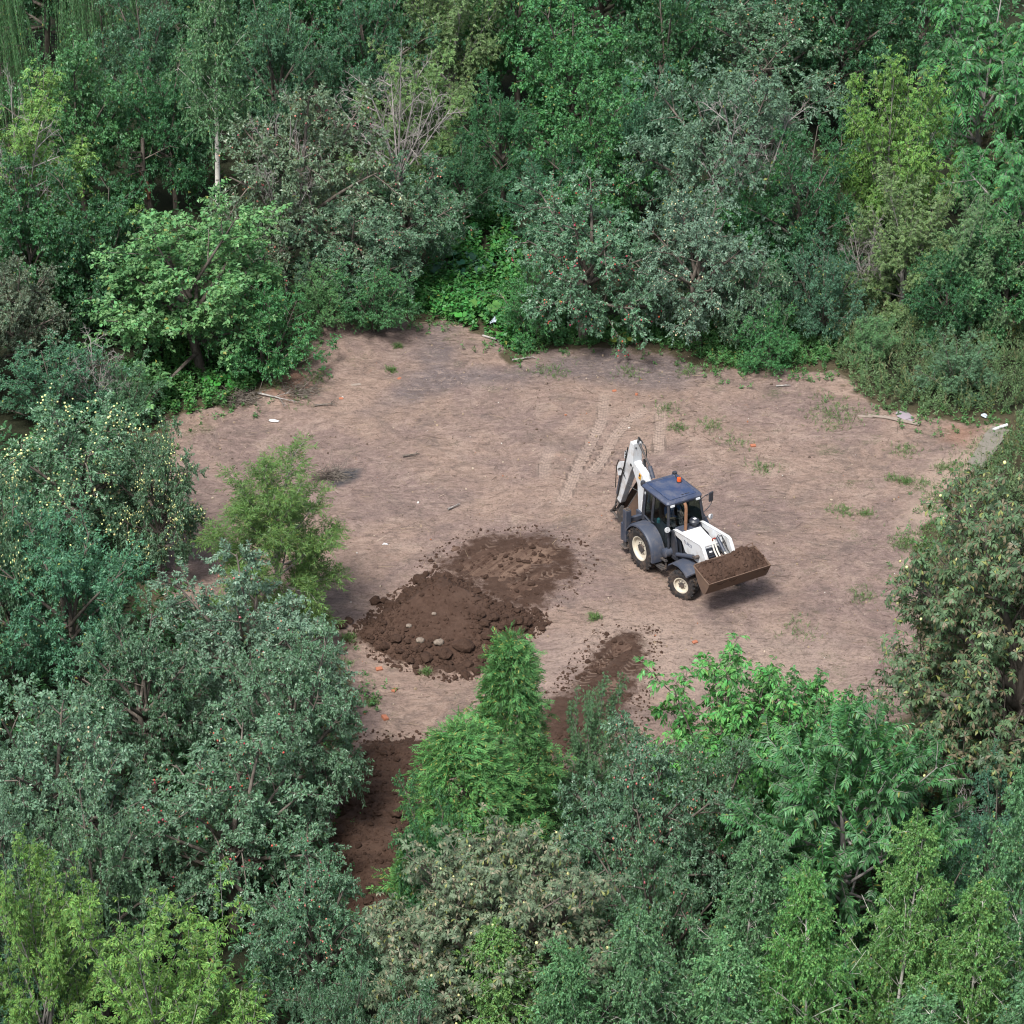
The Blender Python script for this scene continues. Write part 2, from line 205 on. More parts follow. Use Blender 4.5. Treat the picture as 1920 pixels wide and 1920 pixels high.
 ('plum', 2, 17.91, -9.19, 5.84, 1.87, 'plum', 0, 'tree', 'trees of the wood just past the photo edge', 'leafy tree of the wood standing just past the edge of the photo'),
 ('chestnut', 1, 17.24, -16.06, 7.29, 1.74, 'ch2', 0, 'tree', 'trees of the wood just past the photo edge', 'leafy tree of the wood standing just past the edge of the photo'),
 ('broad', 2, 15.86, -20.97, 6.27, 1.66, 'gr', 0, 'tree', 'trees of the wood just past the photo edge', 'leafy tree of the wood standing just past the edge of the photo'),
 ('plum', 1, 15.01, -25.43, 6.27, 1.59, 'plum2', 0, 'tree', 'trees of the wood just past the photo edge', 'leafy tree of the wood standing just past the edge of the photo'),
 ('birch', 1, 13.96, -30.48, 7.16, 1.49, 'bi', 0, 'tree', 'trees of the wood just past the photo edge', 'leafy tree of the wood standing just past the edge of the photo'),
 ('broad', 0, 13.56, -33.79, 7.47, 1.44, 'gd', 0, 'tree', 'trees of the wood just past the photo edge', 'leafy tree of the wood standing just past the edge of the photo'),
 ('dead', 0, 8.68, 16.38, 8.15, 2.1, 'grey', 0, 'dead branches', 'dead bare branches', 'bare grey branches spreading out of the silvery tree'),
 ('dead', 1, -4.36, 21.91, 6.82, 1.9, 'pale', 0, 'dead branches', 'dead bare branches', 'pale bare limb leaning out of the box elder'),
 ('dead', 0, -13.93, 5.75, 3.22, 1.34, 'grey', 0, 'dead branches', 'dead bare branches', 'tangle of grey dead twigs above the yellow-fruited apple tree'),
 ('dead', 1, -8.14, 15.49, 7.51, 1.43, 'grey', 0, 'dead branches', 'dead bare branches', 'grey dead twigs on the reddish apple tree'),
 ('dead', 0, 10.11, 17.27, 3.64, 1.07, 'grey', 0, 'dead branches', 'dead bare branches', 'dry bare branches between the silvery apple tree and the elder bush'),
 ('dead', 1, 12.62, 13.77, 4.09, 1.04, 'pale', 0, 'dead branches', 'dead bare branches', 'pale bare fork beside the elder bush'),
 ('dead', 0, 12.05, -21.43, 4.11, 0.9, 'grey', 0, 'dead branches', 'dead bare branches', 'bare twigs between the cherry tree and the blue-green plum'),
 ('dead', 1, -17.31, 13.77, 8.93, 1.59, 'pale', 0, 'dead branches', 'dead bare branches', 'pale bare forks standing out of the yellow-green box elder'),
 ('dead', 0, -10.6, 10.04, 2.69, 0.65, 'grey', 0, 'dead branches', 'dead bare branches', 'forked grey stem showing at the foot of the wide light green bush'),
]
TUFTS=[(13.13, 4.08, 0.24), (15.84, 4.45, 0.38), (15.32, 3.89, 0.28), (14.6, 2.99, 0.21), (14.22, 2.81, 0.17), (12.48, 2.09, 0.16), (13.4, 1.74, 0.22), (12.9, 1.91, 0.1), (13.74, 0.86, 0.21), (13.47, -0.0, 0.24), (12.33, -1.86, 0.28), (12.48, -2.03, 0.21), (12.78, -2.36, 0.28), (10.92, 7.28, 0.43), (11.38, 6.32, 0.38), (10.49, 6.51, 0.34), (10.79, 5.75, 0.31), (7.48, 4.63, 0.31), (5.57, 5.56, 0.17), (15.67, 3.17, 0.34), (16.31, 5.37, 0.28), (8.25, 2.81, 0.24), (10.64, -0.0, 0.24), (11.39, -0.17, 0.14), (13.23, -1.36, 0.28), (6.65, 5.75, 0.24), (2.52, -6.5, 0.09), (-2.53, -9.6, 0.07), (-4.03, 11.26, 0.07), (-4.17, 9.64, 0.09), (-4.05, -11.2, 0.09), (-7.28, 7.28, 0.31), (1.48, 9.64, 0.34), (4.08, 9.64, 0.24), (6.12, 9.64, 0.24), (5.26, 6.89, 0.24), (13.46, -2.36, 0.31), (13.18, -3.34, 0.31), (-8.07, 8.25, 0.24), (-6.82, 8.84, 0.24), (-4.9, -7.71, 0.14), (-5.07, -9.19, 0.14), (10.83, -5.25, 0.24), (8.72, -7.11, 0.31)]
BURDOCKS=[
 (-2.57, 23.61, 6, 0.42, 'burdock with large bright leaves high up in the gully', (0.06, 0.22, 0.04)),
 (-1.81, 20.96, 7, 0.45, 'burdock with broad leaves in the middle of the gully', (0.045, 0.17, 0.04)),
 (-2.17, 17.72, 6, 0.5, 'bluish broad-leaved burdock above the low weeds of the gully', (0.04, 0.13, 0.07)),
 (-1.28, 17.49, 6, 0.45, 'bluish burdock beside the dry stalks of the gully', (0.04, 0.125, 0.065)),
 (-1.06, 14.2, 6, 0.5, 'burdock with the largest leaves near the bare bank', (0.09, 0.2, 0.05)),
 (-0.19, 15.49, 5, 0.48, 'burdock with two upright pale leaves by the red apple tree', (0.075, 0.17, 0.05)),
 (0.58, 15.93, 3, 0.4, 'small burdock with a grey-white leaf underside under the red apple tree', (0.2, 0.26, 0.2)),
 (-1.91, 13.77, 8, 0.33, 'lobed light green plant at the edge of the far bank', (0.075, 0.24, 0.045)),
 (-4.75, 15.49, 6, 0.3, 'low bright plant on top of the bare bank', (0.06, 0.2, 0.04)),
 (10.72, 12.71, 9, 0.35, 'bright yellow-green plant at the far edge of the clearing', (0.1, 0.26, 0.045)),
 (11.54, 12.29, 7, 0.35, 'light green plant beside the meadow weeds', (0.09, 0.25, 0.045)),
 (3.87, 11.88, 6, 0.3, 'yellowing plant under the silvery apple tree', (0.22, 0.24, 0.05)),
 (-10.09, 8.25, 5, 0.36, 'plant with one pale yellow leaf on the bank of green weeds', (0.07, 0.22, 0.04)),
 (-9.76, 8.84, 5, 0.3, 'vivid plant among the weeds under the wide bush', (0.05, 0.2, 0.04)),
]
DEBRIS={'bag': (-8.02, 6.01),
 'bag2': (-0.63, 13.26),
 'board': (-5.37, 8.56),
 'bottle': (16.0, 6.43),
 'branches': [(-8.67, 7.59, 1.3, -0.5, 4, 'thick pale branch lying across the brush at the edge'),
              (-9.45, 7.08, 0.9, 0.3, 5, 'thin branch lying beside the bank of weeds'),
              (-1.04, 12.42, 1.3, -0.6, 5, 'barky limb lying at the weeds of the far edge'),
              (-0.28, 12.08, 0.9, 0.2, 4, 'grey stick poking from the far weeds'),
              (0.0, 10.52, 0.8, 0.25, 3, 'bent pale stick on the grey earth'),
              (-6.72, 6.97, 0.7, 0.2, 3, 'dark twig under the brush pile'),
              (9.1, 8.56, 0.5, 0.05, 1, 'dark stick on the pale earth near the meadow'),
              (-3.62, 3.6, 0.6, 0.3, 2, 'dark stick on the wide bare earth'),
              (-2.06, 0.07, 0.5, 0.7, 1, 'twig on the earth above the soil ramp'),
              (-3.19, -18.57, 1.2, 0.6, 5, 'pale dry branch at the foot of the lower conifer'),
              (-3.32, -19.18, 1.0, 0.3, 5, 'second pale dry branch below the soil bank'),
              (-4.7, -10.35, 1.0, -0.8, 3, 'bare stick leaning from the apple tree at the narrow end')],
 'bricks': [(-3.94, -9.37, 0.13, 0.3, 'orange brick fragment below the soil heap'),
            (-3.45, -10.5, 0.12, 1.0, 'small brick fragment on the narrow end of the clearing'),
            (-3.68, -11.96, 0.15, 2.0, 'brick fragment next to the dark soil bank'),
            (3.52, 8.29, 0.1, 0.4, 'red brick fragment at the start of the curved tyre track'),
            (4.27, 8.05, 0.09, 1.4, 'brick fragment between the two far tyre tracks'),
            (8.04, 4.37, 0.12, 0.2, 'brick fragment on the open earth behind the loader'),
            (-3.9, 9.12, 0.1, 0.9, 'bright brick fragment on the grey earth of the bank'),
            (5.5, -7.86, 0.11, 0.5, 'brick fragment in front of the loader'),
            (-5.84, 7.59, 0.1, 0.1, 'brick fragment near the short pale board')],
 'brush': [(-7.31, 7.74, 0.8, 'dark heap of dry twigs under the green bush'),
           (-9.28, 7.28, 0.7, 'scattered dry twigs beside the thick pale branch'),
           (-5.85, 2.2, 0.45, 'small dark twig heap next to the charcoal patch')],
 'cloth': (13.37, 6.39),
 'pipe': [(16.17, 5.37), (16.67, 5.64)],
 'planks': [(11.97, 6.43, 0.5, 0.1, -0.15, 'short weathered plank nearest the weeds of the meadow'),
            (12.56, 6.39, 1.0, 0.13, -0.25, 'weathered plank lying at the head of the plank row'),
            (13.17, 6.13, 1.3, 0.16, -0.45, 'longest weathered plank beside the tarp scrap')],
 'sheet': (-4.01, -2.09),
 'slabs': [(16.25, 5.19), (15.99, 4.56), (15.74, 3.97), (15.48, 3.31)]}


# ------------------------------------------------------------------ noise
_tab = np.random.default_rng(7).random((256, 256))
def vnoise(x, y):
    xi = np.floor(x).astype(int); yi = np.floor(y).astype(int)
    fx = x - xi; fy = y - yi
    fx = fx * fx * (3 - 2 * fx); fy = fy * fy * (3 - 2 * fy)
    a = _tab[xi & 255, yi & 255]; b = _tab[(xi + 1) & 255, yi & 255]
    c = _tab[xi & 255, (yi + 1) & 255]; d = _tab[(xi + 1) & 255, (yi + 1) & 255]
    return (a * (1 - fx) + b * fx) * (1 - fy) + (c * (1 - fx) + d * fx) * fy
def fbm(x, y, o=4):
    s = 0; a = 0.5
    for i in range(o):
        s = s + a * (vnoise(x + 17.3 * i, y - 9.1 * i) - 0.5)
        x = x * 2.03; y = y * 2.03; a *= 0.5
    return s
def seg_dist(px, py, pts, closed):
    """distance to a polyline, signed offset and arc length of the nearest point"""
    n = len(pts)
    best = np.full(px.shape, 1e9); off = np.zeros(px.shape); arc = np.zeros(px.shape); run = 0.0
    for i in range(n if closed else n - 1):
        a = pts[i]; b = pts[(i + 1) % n]
        dx, dy = b[0] - a[0], b[1] - a[1]; L = math.hypot(dx, dy) + 1e-9
        t = np.clip(((px - a[0]) * dx + (py - a[1]) * dy) / L / L, 0, 1)
        ex = px - a[0] - t * dx; ey = py - a[1] - t * dy
        d = np.hypot(ex, ey); m = d < best
        best = np.where(m, d, best)
        off = np.where(m, (ex * -dy + ey * dx) / L, off)
        arc = np.where(m, run + t * L, arc)
        run += L
    return best, off, arc
def inside(px, py, pts):
    r = np.zeros(px.shape, bool); n = len(pts)
    for i in range(n):
        x0, y0 = pts[i]; x1, y1 = pts[(i + 1) % n]
        if y0 == y1:
            continue
        c = ((y0 > py) != (y1 > py)) & (px < (x1 - x0) * (py - y0) / (y1 - y0) + x0)
        r ^= c
    return r
def sdf(px, py, name):
    """positive inside the named outline"""
    p = POLY[name]
    d, _, _ = seg_dist(px, py, p, True)
    return np.where(inside(px, py, p), d, -d)
def sstep(a, b, v):
    t = np.clip((v - a) / (b - a), 0, 1)
    return t * t * (3 - 2 * t)
def ground_h(x, y):
    x = np.asarray(x, float); y = np.asarray(y, float)
    h = 0.10 * fbm(x * 0.22, y * 0.22, 3)
    h = h + 0.55 * np.exp(-(((x + 6.6) / 2.6) ** 2 + ((y - 12.6) / 3.2) ** 2))       # low bank at the far end
    h = h + 0.22 * np.exp(-(((x + 9.0) / 2.6) ** 2 + ((y - 7.6) / 1.1) ** 2))
    return h
def gz(x, y):
    return float(ground_h(np.array([x]), np.array([y]))[0])

# ------------------------------------------------------------------ objects
def link(o, parent=None):
    COL.objects.link(o)
    if parent is not None:
        o.parent = parent
    return o
def tag(o, label=None, cat=None, group=None, kind=None):
    if label: o['label'] = label
    if cat: o['category'] = cat
    if group: o['group'] = group
    if kind: o['kind'] = kind
    return o
def empty(name, loc, rz=0.0, scale=(1, 1, 1)):
    o = bpy.data.objects.new(name, None)
    o.empty_display_size = 0.3
    o.location = loc; o.rotation_euler = (0, 0, rz); o.scale = scale
    return link(o)
def np_mesh(name, V, faces, mat=None, smooth=False, tint=None, attrs=None):
    """faces: list of (n,k) index arrays; tint: per-face floats; attrs: per-vertex floats"""
    me = bpy.data.meshes.new(name)
    V = np.asarray(V, np.float32)
    me.vertices.add(len(V)); me.vertices.foreach_set('co', V.ravel())
    loops = np.concatenate([f.ravel() for f in faces]).astype(np.int32)
    tot = np.concatenate([np.full(len(f), f.shape[1]) for f in faces])
    start = np.concatenate([[0], np.cumsum(tot)[:-1]]).astype(np.int32)
    me.loops.add(len(loops)); me.loops.foreach_set('vertex_index', loops)
    me.polygons.add(len(tot)); me.polygons.foreach_set('loop_start', start)
    me.polygons.foreach_set('use_smooth', np.full(len(tot), bool(smooth)))
    if tint is not None:
        a = me.attributes.new('tint', 'FLOAT', 'FACE'); a.data.foreach_set('value', np.asarray(tint, np.float32))
    for k, v in (attrs or {}).items():
        a = me.attributes.new(k, 'FLOAT', 'POINT'); a.data.foreach_set('value', np.asarray(v, np.float32))
    me.update(calc_edges=True)
    if mat is not None:
        me.materials.append(mat)
    return me
def obj(name, me, parent=None):
    return link(bpy.data.objects.new(name, me), parent)

# ------------------------------------------------------------------ materials
def new_mat(name):
    m = bpy.data.materials.new(name); m.use_nodes = True
    nt = m.node_tree
    for n in list(nt.nodes): nt.nodes.remove(n)
    out = nt.nodes.new('ShaderNodeOutputMaterial')
    return m, nt, out
class NT:
    def __init__(s, name):
        s.m, s.t, s.out = new_mat(name)
    def n(s, typ, **kw):
        nd = s.t.nodes.new('ShaderNode' + typ)
        for k, v in kw.items():
            setattr(nd, k, v)
        return nd
    def l(s, a, b):
        s.t.links.new(a, b)
    def put(s, sock, v):
        if hasattr(v, 'is_linked'): s.l(v, sock)
        elif isinstance(v, (tuple, list)) and len(v) == 3 and sock.type == 'RGBA': sock.default_value = (*v, 1)
        else: sock.default_value = v
    def math(s, op, a, b=0.0, c=0.0, clamp=False):
        nd = s.n('Math', operation=op, use_clamp=clamp)
        for i, v in enumerate((a, b, c)):
            s.put(nd.inputs[i], v)
        return nd.outputs[0]
    def mix(s, f, a, b, blend='MIX'):
        nd = s.n('Mix', data_type='RGBA', blend_type=blend)
        s.put(nd.inputs[0], f); s.put(nd.inputs[6], a); s.put(nd.inputs[7], b)
        return nd.outputs[2]
    def ramp(s, f, a, b):
        nd = s.n('MapRange'); nd.clamp = True
        s.put(nd.inputs[0], f); nd.inputs[1].default_value = a; nd.inputs[2].default_value = b
        return nd.outputs[0]
    def noise(s, vec, scale, detail=4, rough=0.6, dist=0.0):
        nd = s.n('TexNoise')
        nd.inputs['Scale'].default_value = scale; nd.inputs['Detail'].default_value = detail
        nd.inputs['Roughness'].default_value = rough; nd.inputs['Distortion'].default_value = dist
        if vec is not None: s.l(vec, nd.inputs['Vector'])
        return nd.outputs[0]
    def vscale(s, vec, sc, rot=0.0):
        nd = s.n('Mapping'); nd.inputs['Scale'].default_value = sc; nd.inputs['Rotation'].default_value = (0, 0, rot)
        s.l(vec, nd.inputs[0])
        return nd.outputs[0]
    def along(s, vec, ang, sa, sc):
        ca, sn = math.cos(ang), math.sin(ang)
        o = s.n('CombineXYZ')
        for i, d in enumerate(((ca * sa, sn * sa, 0), (-sn * sc, ca * sc, 0))):
            q = s.n('VectorMath', operation='DOT_PRODUCT'); s.l(vec, q.inputs[0]); q.inputs[1].default_value = d; s.l(q.outputs['Value'], o.inputs[i])
        return o.outputs[0]
    def attr(s, name):
        return s.n('Attribute', attribute_name=name).outputs['Fac']
    def pos(s):
        return s.n('TexCoord').outputs['Object']
    def bsdf(s, color, rough=0.6, metal=0.0, spec=0.5, normal=None, **kw):
        b = s.n('BsdfPrincipled')
        s.put(b.inputs['Base Color'], color); s.put(b.inputs['Roughness'], rough); s.put(b.inputs['Metallic'], metal)
        s.put(b.inputs['Specular IOR Level'], spec)
        if normal is not None: s.l(normal, b.inputs['Normal'])
        return b.outputs[0]
    def bump(s, h, strength=0.5, dist=0.05):
        nd = s.n('Bump'); nd.inputs['Strength'].default_value = strength; nd.inputs['Distance'].default_value = dist
        s.l(h, nd.inputs['Height'])
        return nd.outputs[0]
    def done(s, sh):
        s.l(sh, s.out.inputs['Surface']); return s.m

def leaf_material(name, pale=0.12, yellow=0.010, rough=0.45, spec=0.34, transl=0.30, dry=None):
    k = NT(name)
    oi = k.n('ObjectInfo')
    t = k.attr('tint')
    hs = k.n('HueSaturation')
    k.l(oi.outputs['Color'], hs.inputs['Color'])
    k.l(k.math('MULTIPLY_ADD', k.math('FRACT', k.math('MULTIPLY', t, 37.7)), 0.05, 0.475), hs.inputs['Hue'])
    k.l(k.math('MULTIPLY_ADD', t, 1.3, 0.4), hs.inputs['Value'])
    c = hs.outputs[0]
    r2 = k.math('FRACT', k.math('MULTIPLY', t, 91.3))
    c = k.mix(k.math('LESS_THAN', r2, yellow), c, (0.25, 0.25, 0.06))
    if dry:
        c = k.mix(k.math('GREATER_THAN', r2, 1 - dry[0]), c, dry[1])
    geo = k.n('NewGeometry')
    c = k.mix(k.math('MULTIPLY', geo.outputs['Backfacing'], pale), c, (0.15, 0.25, 0.17))
    b = k.bsdf(c, rough, 0, spec)
    tr = k.n('BsdfTranslucent')
    k.l(k.mix(0.5, c, (0.16, 0.30, 0.03)), tr.inputs['Color'])
    mx = k.n('MixShader'); mx.inputs[0].default_value = transl
    k.l(b, mx.inputs[1]); k.l(tr.outputs[0], mx.inputs[2])
    return k.done(mx.outputs[0])
LEAF = leaf_material('leaf_plain')
LEAF_SILVER = leaf_material('leaf_greyish', pale=0.55, rough=0.40, spec=0.5)
LEAF_MOTTLED = leaf_material('leaf_mottled', pale=0.2, yellow=0.03, rough=0.5, dry=(0.20, (0.23, 0.19, 0.125)))
LEAF_RUSTY = leaf_material('leaf_rusty', pale=0.2, yellow=0.04, rough=0.5, dry=(0.24, (0.155, 0.10, 0.06)))
LEAF_SCALE = leaf_material('leaf_scale', pale=0.1, yellow=0.04, rough=0.6, spec=0.25, transl=0.15)
def bark_material(name, a, b, scale=8):
    k = NT(name); p = k.pos()
    f = k.noise(k.vscale(p, (1, 1, 0.35)), scale, 5, 0.7)
    col = k.mix(k.ramp(f, 0.35, 0.65), a, b)
    return k.done(k.bsdf(col, 0.85, 0, 0.2, k.bump(f, 0.6, 0.02)))
BARK = bark_material('bark_brown', (0.055, 0.045, 0.038), (0.16, 0.14, 0.12))
BARK_GREY = bark_material('bark_grey', (0.13, 0.12, 0.115), (0.34, 0.32, 0.30))
def birch_bark():
    k = NT('bark_birch'); p = k.pos()
    f = k.noise(k.vscale(p, (1.0, 1.0, 5.0)), 2.2, 4, 0.7)
    col = k.mix(k.ramp(f, 0.56, 0.64), (0.62, 0.60, 0.55), (0.06, 0.055, 0.05))
    return k.done(k.bsdf(col, 0.7, 0, 0.3))
BARK_BIRCH = birch_bark()
def fruit_material():
    k = NT('fruit_skin')
    oi = k.n('ObjectInfo'); t = k.attr('tint')
    hs = k.n('HueSaturation'); k.l(oi.outputs['Color'], hs.inputs['Color'])
    k.l(k.math('MULTIPLY_ADD', t, 0.06, 0.47), hs.inputs['Hue']); k.l(k.math('MULTIPLY_ADD', t, 0.7, 0.6), hs.inputs['Value'])
    return k.done(k.bsdf(hs.outputs[0], 0.35, 0, 0.5))
FRUIT = fruit_material()

# ------------------------------------------------------------------ ground
def soil_color(k, p):
    n = k.noise(p, 9, 6, 0.7); n2 = k.noise(p, 1.3, 3, 0.6); n3 = k.noise(p, 60, 3, 0.7)
    c = k.mix(k.ramp(n, 0.3, 0.7), (0.040, 0.022, 0.015), (0.076, 0.047, 0.035))
    c = k.mix(k.math('MULTIPLY', k.ramp(n2, 0.45, 0.75), 0.55), c, (0.097, 0.062, 0.047))
    c = k.mix(k.math('MULTIPLY', k.ramp(n3, 0.5, 0.8), 0.4), c, (0.025, 0.015, 0.012))
    return c, n, n3
def ground_material():
    k = NT('trampled_earth'); p = k.pos()
    wn_ = k.n('TexNoise'); wn_.inputs['Scale'].default_value = 0.22; wn_.inputs['Detail'].default_value = 3; k.l(p, wn_.inputs['Vector'])
    wv = k.n('VectorMath', operation='MULTIPLY_ADD'); k.l(wn_.outputs['Color'], wv.inputs[0]); wv.inputs[1].default_value = (2.6, 2.2, 0); k.l(p, wv.inputs[2]); wp = wv.outputs[0]
    big = k.noise(p, 0.22, 4, 0.6, 0.6)
    mid = k.noise(p, 1.1, 5, 0.65, 0.4)
    drag = k.noise(k.along(wp, 0.12, 0.7, 1.7), 1.3, 8, 0.78, 0.5)       # marks left by dragging the bucket
    drag2 = k.noise(k.along(wp, -0.1, 0.8, 2.6), 2.3, 7, 0.8, 0.4); patch = k.ramp(k.noise(p, 0.32, 4, 0.6, 0.8), 0.44, 0.60); mott = k.noise(k.along(wp, 0.05, 1.0, 1.45), 3.4, 9, 0.82, 0.3)
    fine = k.noise(p, 13, 6, 0.8)
    grit = k.noise(p, 75, 2, 0.6)
    c = k.mix(k.ramp(big, 0.44, 0.56), (0.264, 0.187, 0.151), (0.203, 0.145, 0.131))
    c = k.mix(k.math('MULTIPLY', k.ramp(mid, 0.5, 0.72), 0.55), c, (0.321, 0.240, 0.192))
    blot = k.noise(wp, 0.55, 7, 0.72, 1.2)
    c = k.mix(k.math('MULTIPLY', k.ramp(blot, 0.50, 0.66), 0.66), c, (0.122, 0.097, 0.087))
    c = k.mix(k.math('MULTIPLY', k.ramp(blot, 0.47, 0.33), 0.7), c, (0.348, 0.267, 0.221))
    c = k.mix(k.math('MULTIPLY', k.attr('pale'), 0.55), c, (0.360, 0.279, 0.233))
    c = k.mix(k.math('MULTIPLY', k.attr('grey'), 0.92), c, k.mix(k.ramp(mid, 0.3, 0.7), (0.103, 0.087, 0.094), (0.161, 0.133, 0.135)))
    c = k.mix(k.math('MULTIPLY', k.ramp(drag, 0.50, 0.64), 0.45), c, (0.115, 0.085, 0.076))
    c = k.mix(k.math('MULTIPLY', k.ramp(mott, 0.505, 0.60), 0.62), c, (0.098, 0.074, 0.062))
    c = k.mix(k.math('MULTIPLY', k.ramp(mott, 0.475, 0.39), 0.55), c, (0.330, 0.252, 0.205))
    c = k.mix(k.math('MULTIPLY', k.math('MULTIPLY', k.ramp(drag2, 0.53, 0.66), patch), 0.60), c, (0.080, 0.061, 0.055))
    c = k.mix(k.math('MULTIPLY', k.math('MULTIPLY', k.ramp(drag2, 0.45, 0.32), patch), 0.6), c, (0.360, 0.283, 0.237))
    c = k.mix(k.math('MULTIPLY', k.ramp(fine, 0.50, 0.66), 0.68), c, (0.077, 0.057, 0.050))
    c = k.mix(k.math('MULTIPLY', k.ramp(grit, 0.56, 0.72), 0.35), c, (0.429, 0.360, 0.319))
    # brick dust and clay patches
    br = k.noise(p, 0.9, 4, 0.7, 0.5)
    c = k.mix(k.math('MULTIPLY', k.ramp(br, 0.67, 0.76), 0.35), c, (0.321, 0.145, 0.082))
    c = k.mix(k.math('MULTIPLY', k.attr('orange'), 0.45), c, (0.283, 0.141, 0.082))
    c = k.mix(k.math('MULTIPLY', k.attr('sand'), 0.75), c, k.mix(k.ramp(fine, 0.3, 0.7), (0.383, 0.298, 0.242), (0.306, 0.230, 0.180)))
    # thin green growth
    moss = k.noise(p, 0.8, 5, 0.75)
    c = k.mix(k.math('MULTIPLY', k.math('MULTIPLY', k.ramp(moss, 0.56, 0.68), k.ramp(fine, 0.42, 0.58)), k.attr('green')), c, (0.068, 0.087, 0.037))
    c = k.mix(k.attr('char'), c, k.mix(k.ramp(fine, 0.35, 0.65), (0.035, 0.035, 0.04), (0.10, 0.095, 0.10)))
    # wheel tracks with lug prints
    tu, tv, tm = k.attr('track_u'), k.attr('track_v'), k.attr('track')
    lug = k.math('SINE', k.math('MULTIPLY', k.math('ADD', tv, k.math('MULTIPLY', k.math('ABSOLUTE', tu), 0.7)), 34.0))
    rib = k.math('SINE', k.math('MULTIPLY', tu, 70.0))
    lugm = k.math('MULTIPLY', tm, k.ramp(lug, -0.2, 0.7))
    c = k.mix(k.math('MULTIPLY', tm, 0.60), c, (0.360, 0.283, 0.237))
    c = k.mix(k.math('MULTIPLY', k.math('MULTIPLY', tm, k.ramp(rib, 0.1, 0.9)), 0.30), c, (0.100, 0.072, 0.062))
    # loose brown soil pressed into the surface
    sc, sn, _ = soil_color(k, p)
    sm = k.ramp(k.math('ADD', k.attr('soil'), k.math('MULTIPLY', k.math('SUBTRACT', k.noise(p, 2.2, 6, 0.75, 0.5), 0.5), 1.5)), 0.35, 0.7)
    c = k.mix(sm, c, sc)
    c = k.mix(k.math('MULTIPLY', k.math('MULTIPLY', lugm, sm), 0.55), c, (0.260, 0.191, 0.151))
    # forest floor outside the clearing
    fl = k.mix(k.ramp(fine, 0.35, 0.65), (0.016, 0.024, 0.012), (0.035, 0.034, 0.020))
    fl = k.mix(k.ramp(k.math('ADD', k.attr('edge'), k.math('SUBTRACT', mid, 0.5)), 0.2, 0.8), fl, k.mix(k.ramp(fine, 0.35, 0.65), (0.055, 0.052, 0.028), (0.095, 0.075, 0.05)))
    cm = k.ramp(k.math('ADD', k.attr('clear'), k.math('MULTIPLY', k.math('SUBTRACT', mid, 0.5), 0.9)), 0.35, 0.6)
    c = k.mix(cm, fl, c)
    h = k.math('ADD', k.math('MULTIPLY', fine, 0.5), k.math('ADD', k.math('MULTIPLY', mott, 1.0), k.math('MULTIPLY', lugm, -0.25)))
    return k.done(k.bsdf(c, 0.95, 0, 0.15, k.bump(h, 0.9, 0.10)))
def build_ground():
    xs = np.arange(-14.6, 19.61, 0.12); ys = np.arange(-24.0, 17.01, 0.12)
    def ext(a):
        lo, hi = a[0], a[-1]; e = np.array([0.4, 1, 2, 3.5, 6, 10, 16, 25, 40, 70, 120, 220, 400, 800, 1500, 2600])
        return np.concatenate([lo - e[::-1], a, hi + e])
    xs, ys = ext(xs), ext(ys)
    X, Y = np.meshgrid(xs, ys, indexing='ij')
    x, y = X.ravel(), Y.ravel()
    near = (np.abs(x) < 40) & (np.abs(y) < 45)
    z = ground_h(x, y) * np.where(near, 1, np.exp(-np.hypot(x, y) / 80))
    wob = 0.8 * fbm(x * 0.9, y * 0.9, 4)
    clear = sstep(-0.5, 0.7, sdf(x, y, 'CLEARING') + 2.2 * wob)
    def m(n, w=0.5, jit=0.6):
        return sstep(-w, w, sdf(x, y, n) + jit * wob * 2)
    soil = np.maximum(np.maximum(m('HEAP', 0.6), 0.80 * m('SMEAR', 0.8)), np.maximum(0.85 * m('TRAILDIRT', 0.6), m('BANK', 0.6)))
    orange = np.maximum(m('ORANGEA'), m('ORANGEB'))
    green = np.clip(0.25 + sstep(6.5, 12.0, x) * 0.7 * (clear > 0.2) + (1 - sstep(0.4, 3.2, sdf(x, y, 'CLEARING') + wob)) * 0.6, 0, 1)
    tu = np.full(x.shape, 1.0); tv = np.zeros(x.shape); tm = np.zeros(x.shape)
    for t in TRACKS:
        d, o, s = seg_dist(x, y, t, False)
        w = (1 - sstep(0.17, 0.25, d)) * sstep(0.0, 1.0, s + 0.01) * sstep(0.0, 1.2, sum(math.hypot(t[q + 1][0] - t[q][0], t[q + 1][1] - t[q][1]) for q in range(len(t) - 1)) - s) * np.clip(0.75 + 1.2 * wob, 0.2, 1)
        up = w > tm
        tu = np.where(up, o, tu); tv = np.where(up, s, tv); tm = np.maximum(tm, w)
    z = z - 0.02 * tm
    z = z + near * clear * (0.085 * fbm(x * 0.9 + 3, y * 1.7, 5) + 0.03 * fbm(x * 4, y * 4, 2))
    bank = sstep(5.0, 9.0, y) * sstep(-2.0, -6.0, x)
    z = z + near * clear * bank * 0.30 * np.abs(fbm(x * 1.3, y * 1.3, 4))
    z = z + near * sstep(0.25, 0.75, soil + 0.5 * wob) * (0.05 + 0.10 * np.abs(fbm(x * 3.1, y * 3.1, 4)))
    nx, ny = len(xs), len(ys)
    i = np.arange(nx - 1)[:, None] * ny + np.arange(ny - 1)[None, :]
    i = i.ravel()
    Q = np.stack([i, i + ny, i + ny + 1, i + 1], 1)
    me = np_mesh('ground', np.stack([x, y, z], 1), [Q], ground_material(), True,
                 attrs=dict(edge=sstep(-1.8, 0.2, sdf(x, y, 'CLEARING')), clear=clear, soil=soil, orange=orange, sand=m('SAND', 0.7, 1.2), grey=m('GREYBAND', 0.7, 1.0), char=m('CHAR', 0.2, 0.3),
                            pale=m('PALE', 1.2, 1.2), green=green, track=tm, track_u=tu, track_v=tv))
    tag(obj('ground', me), kind='structure')
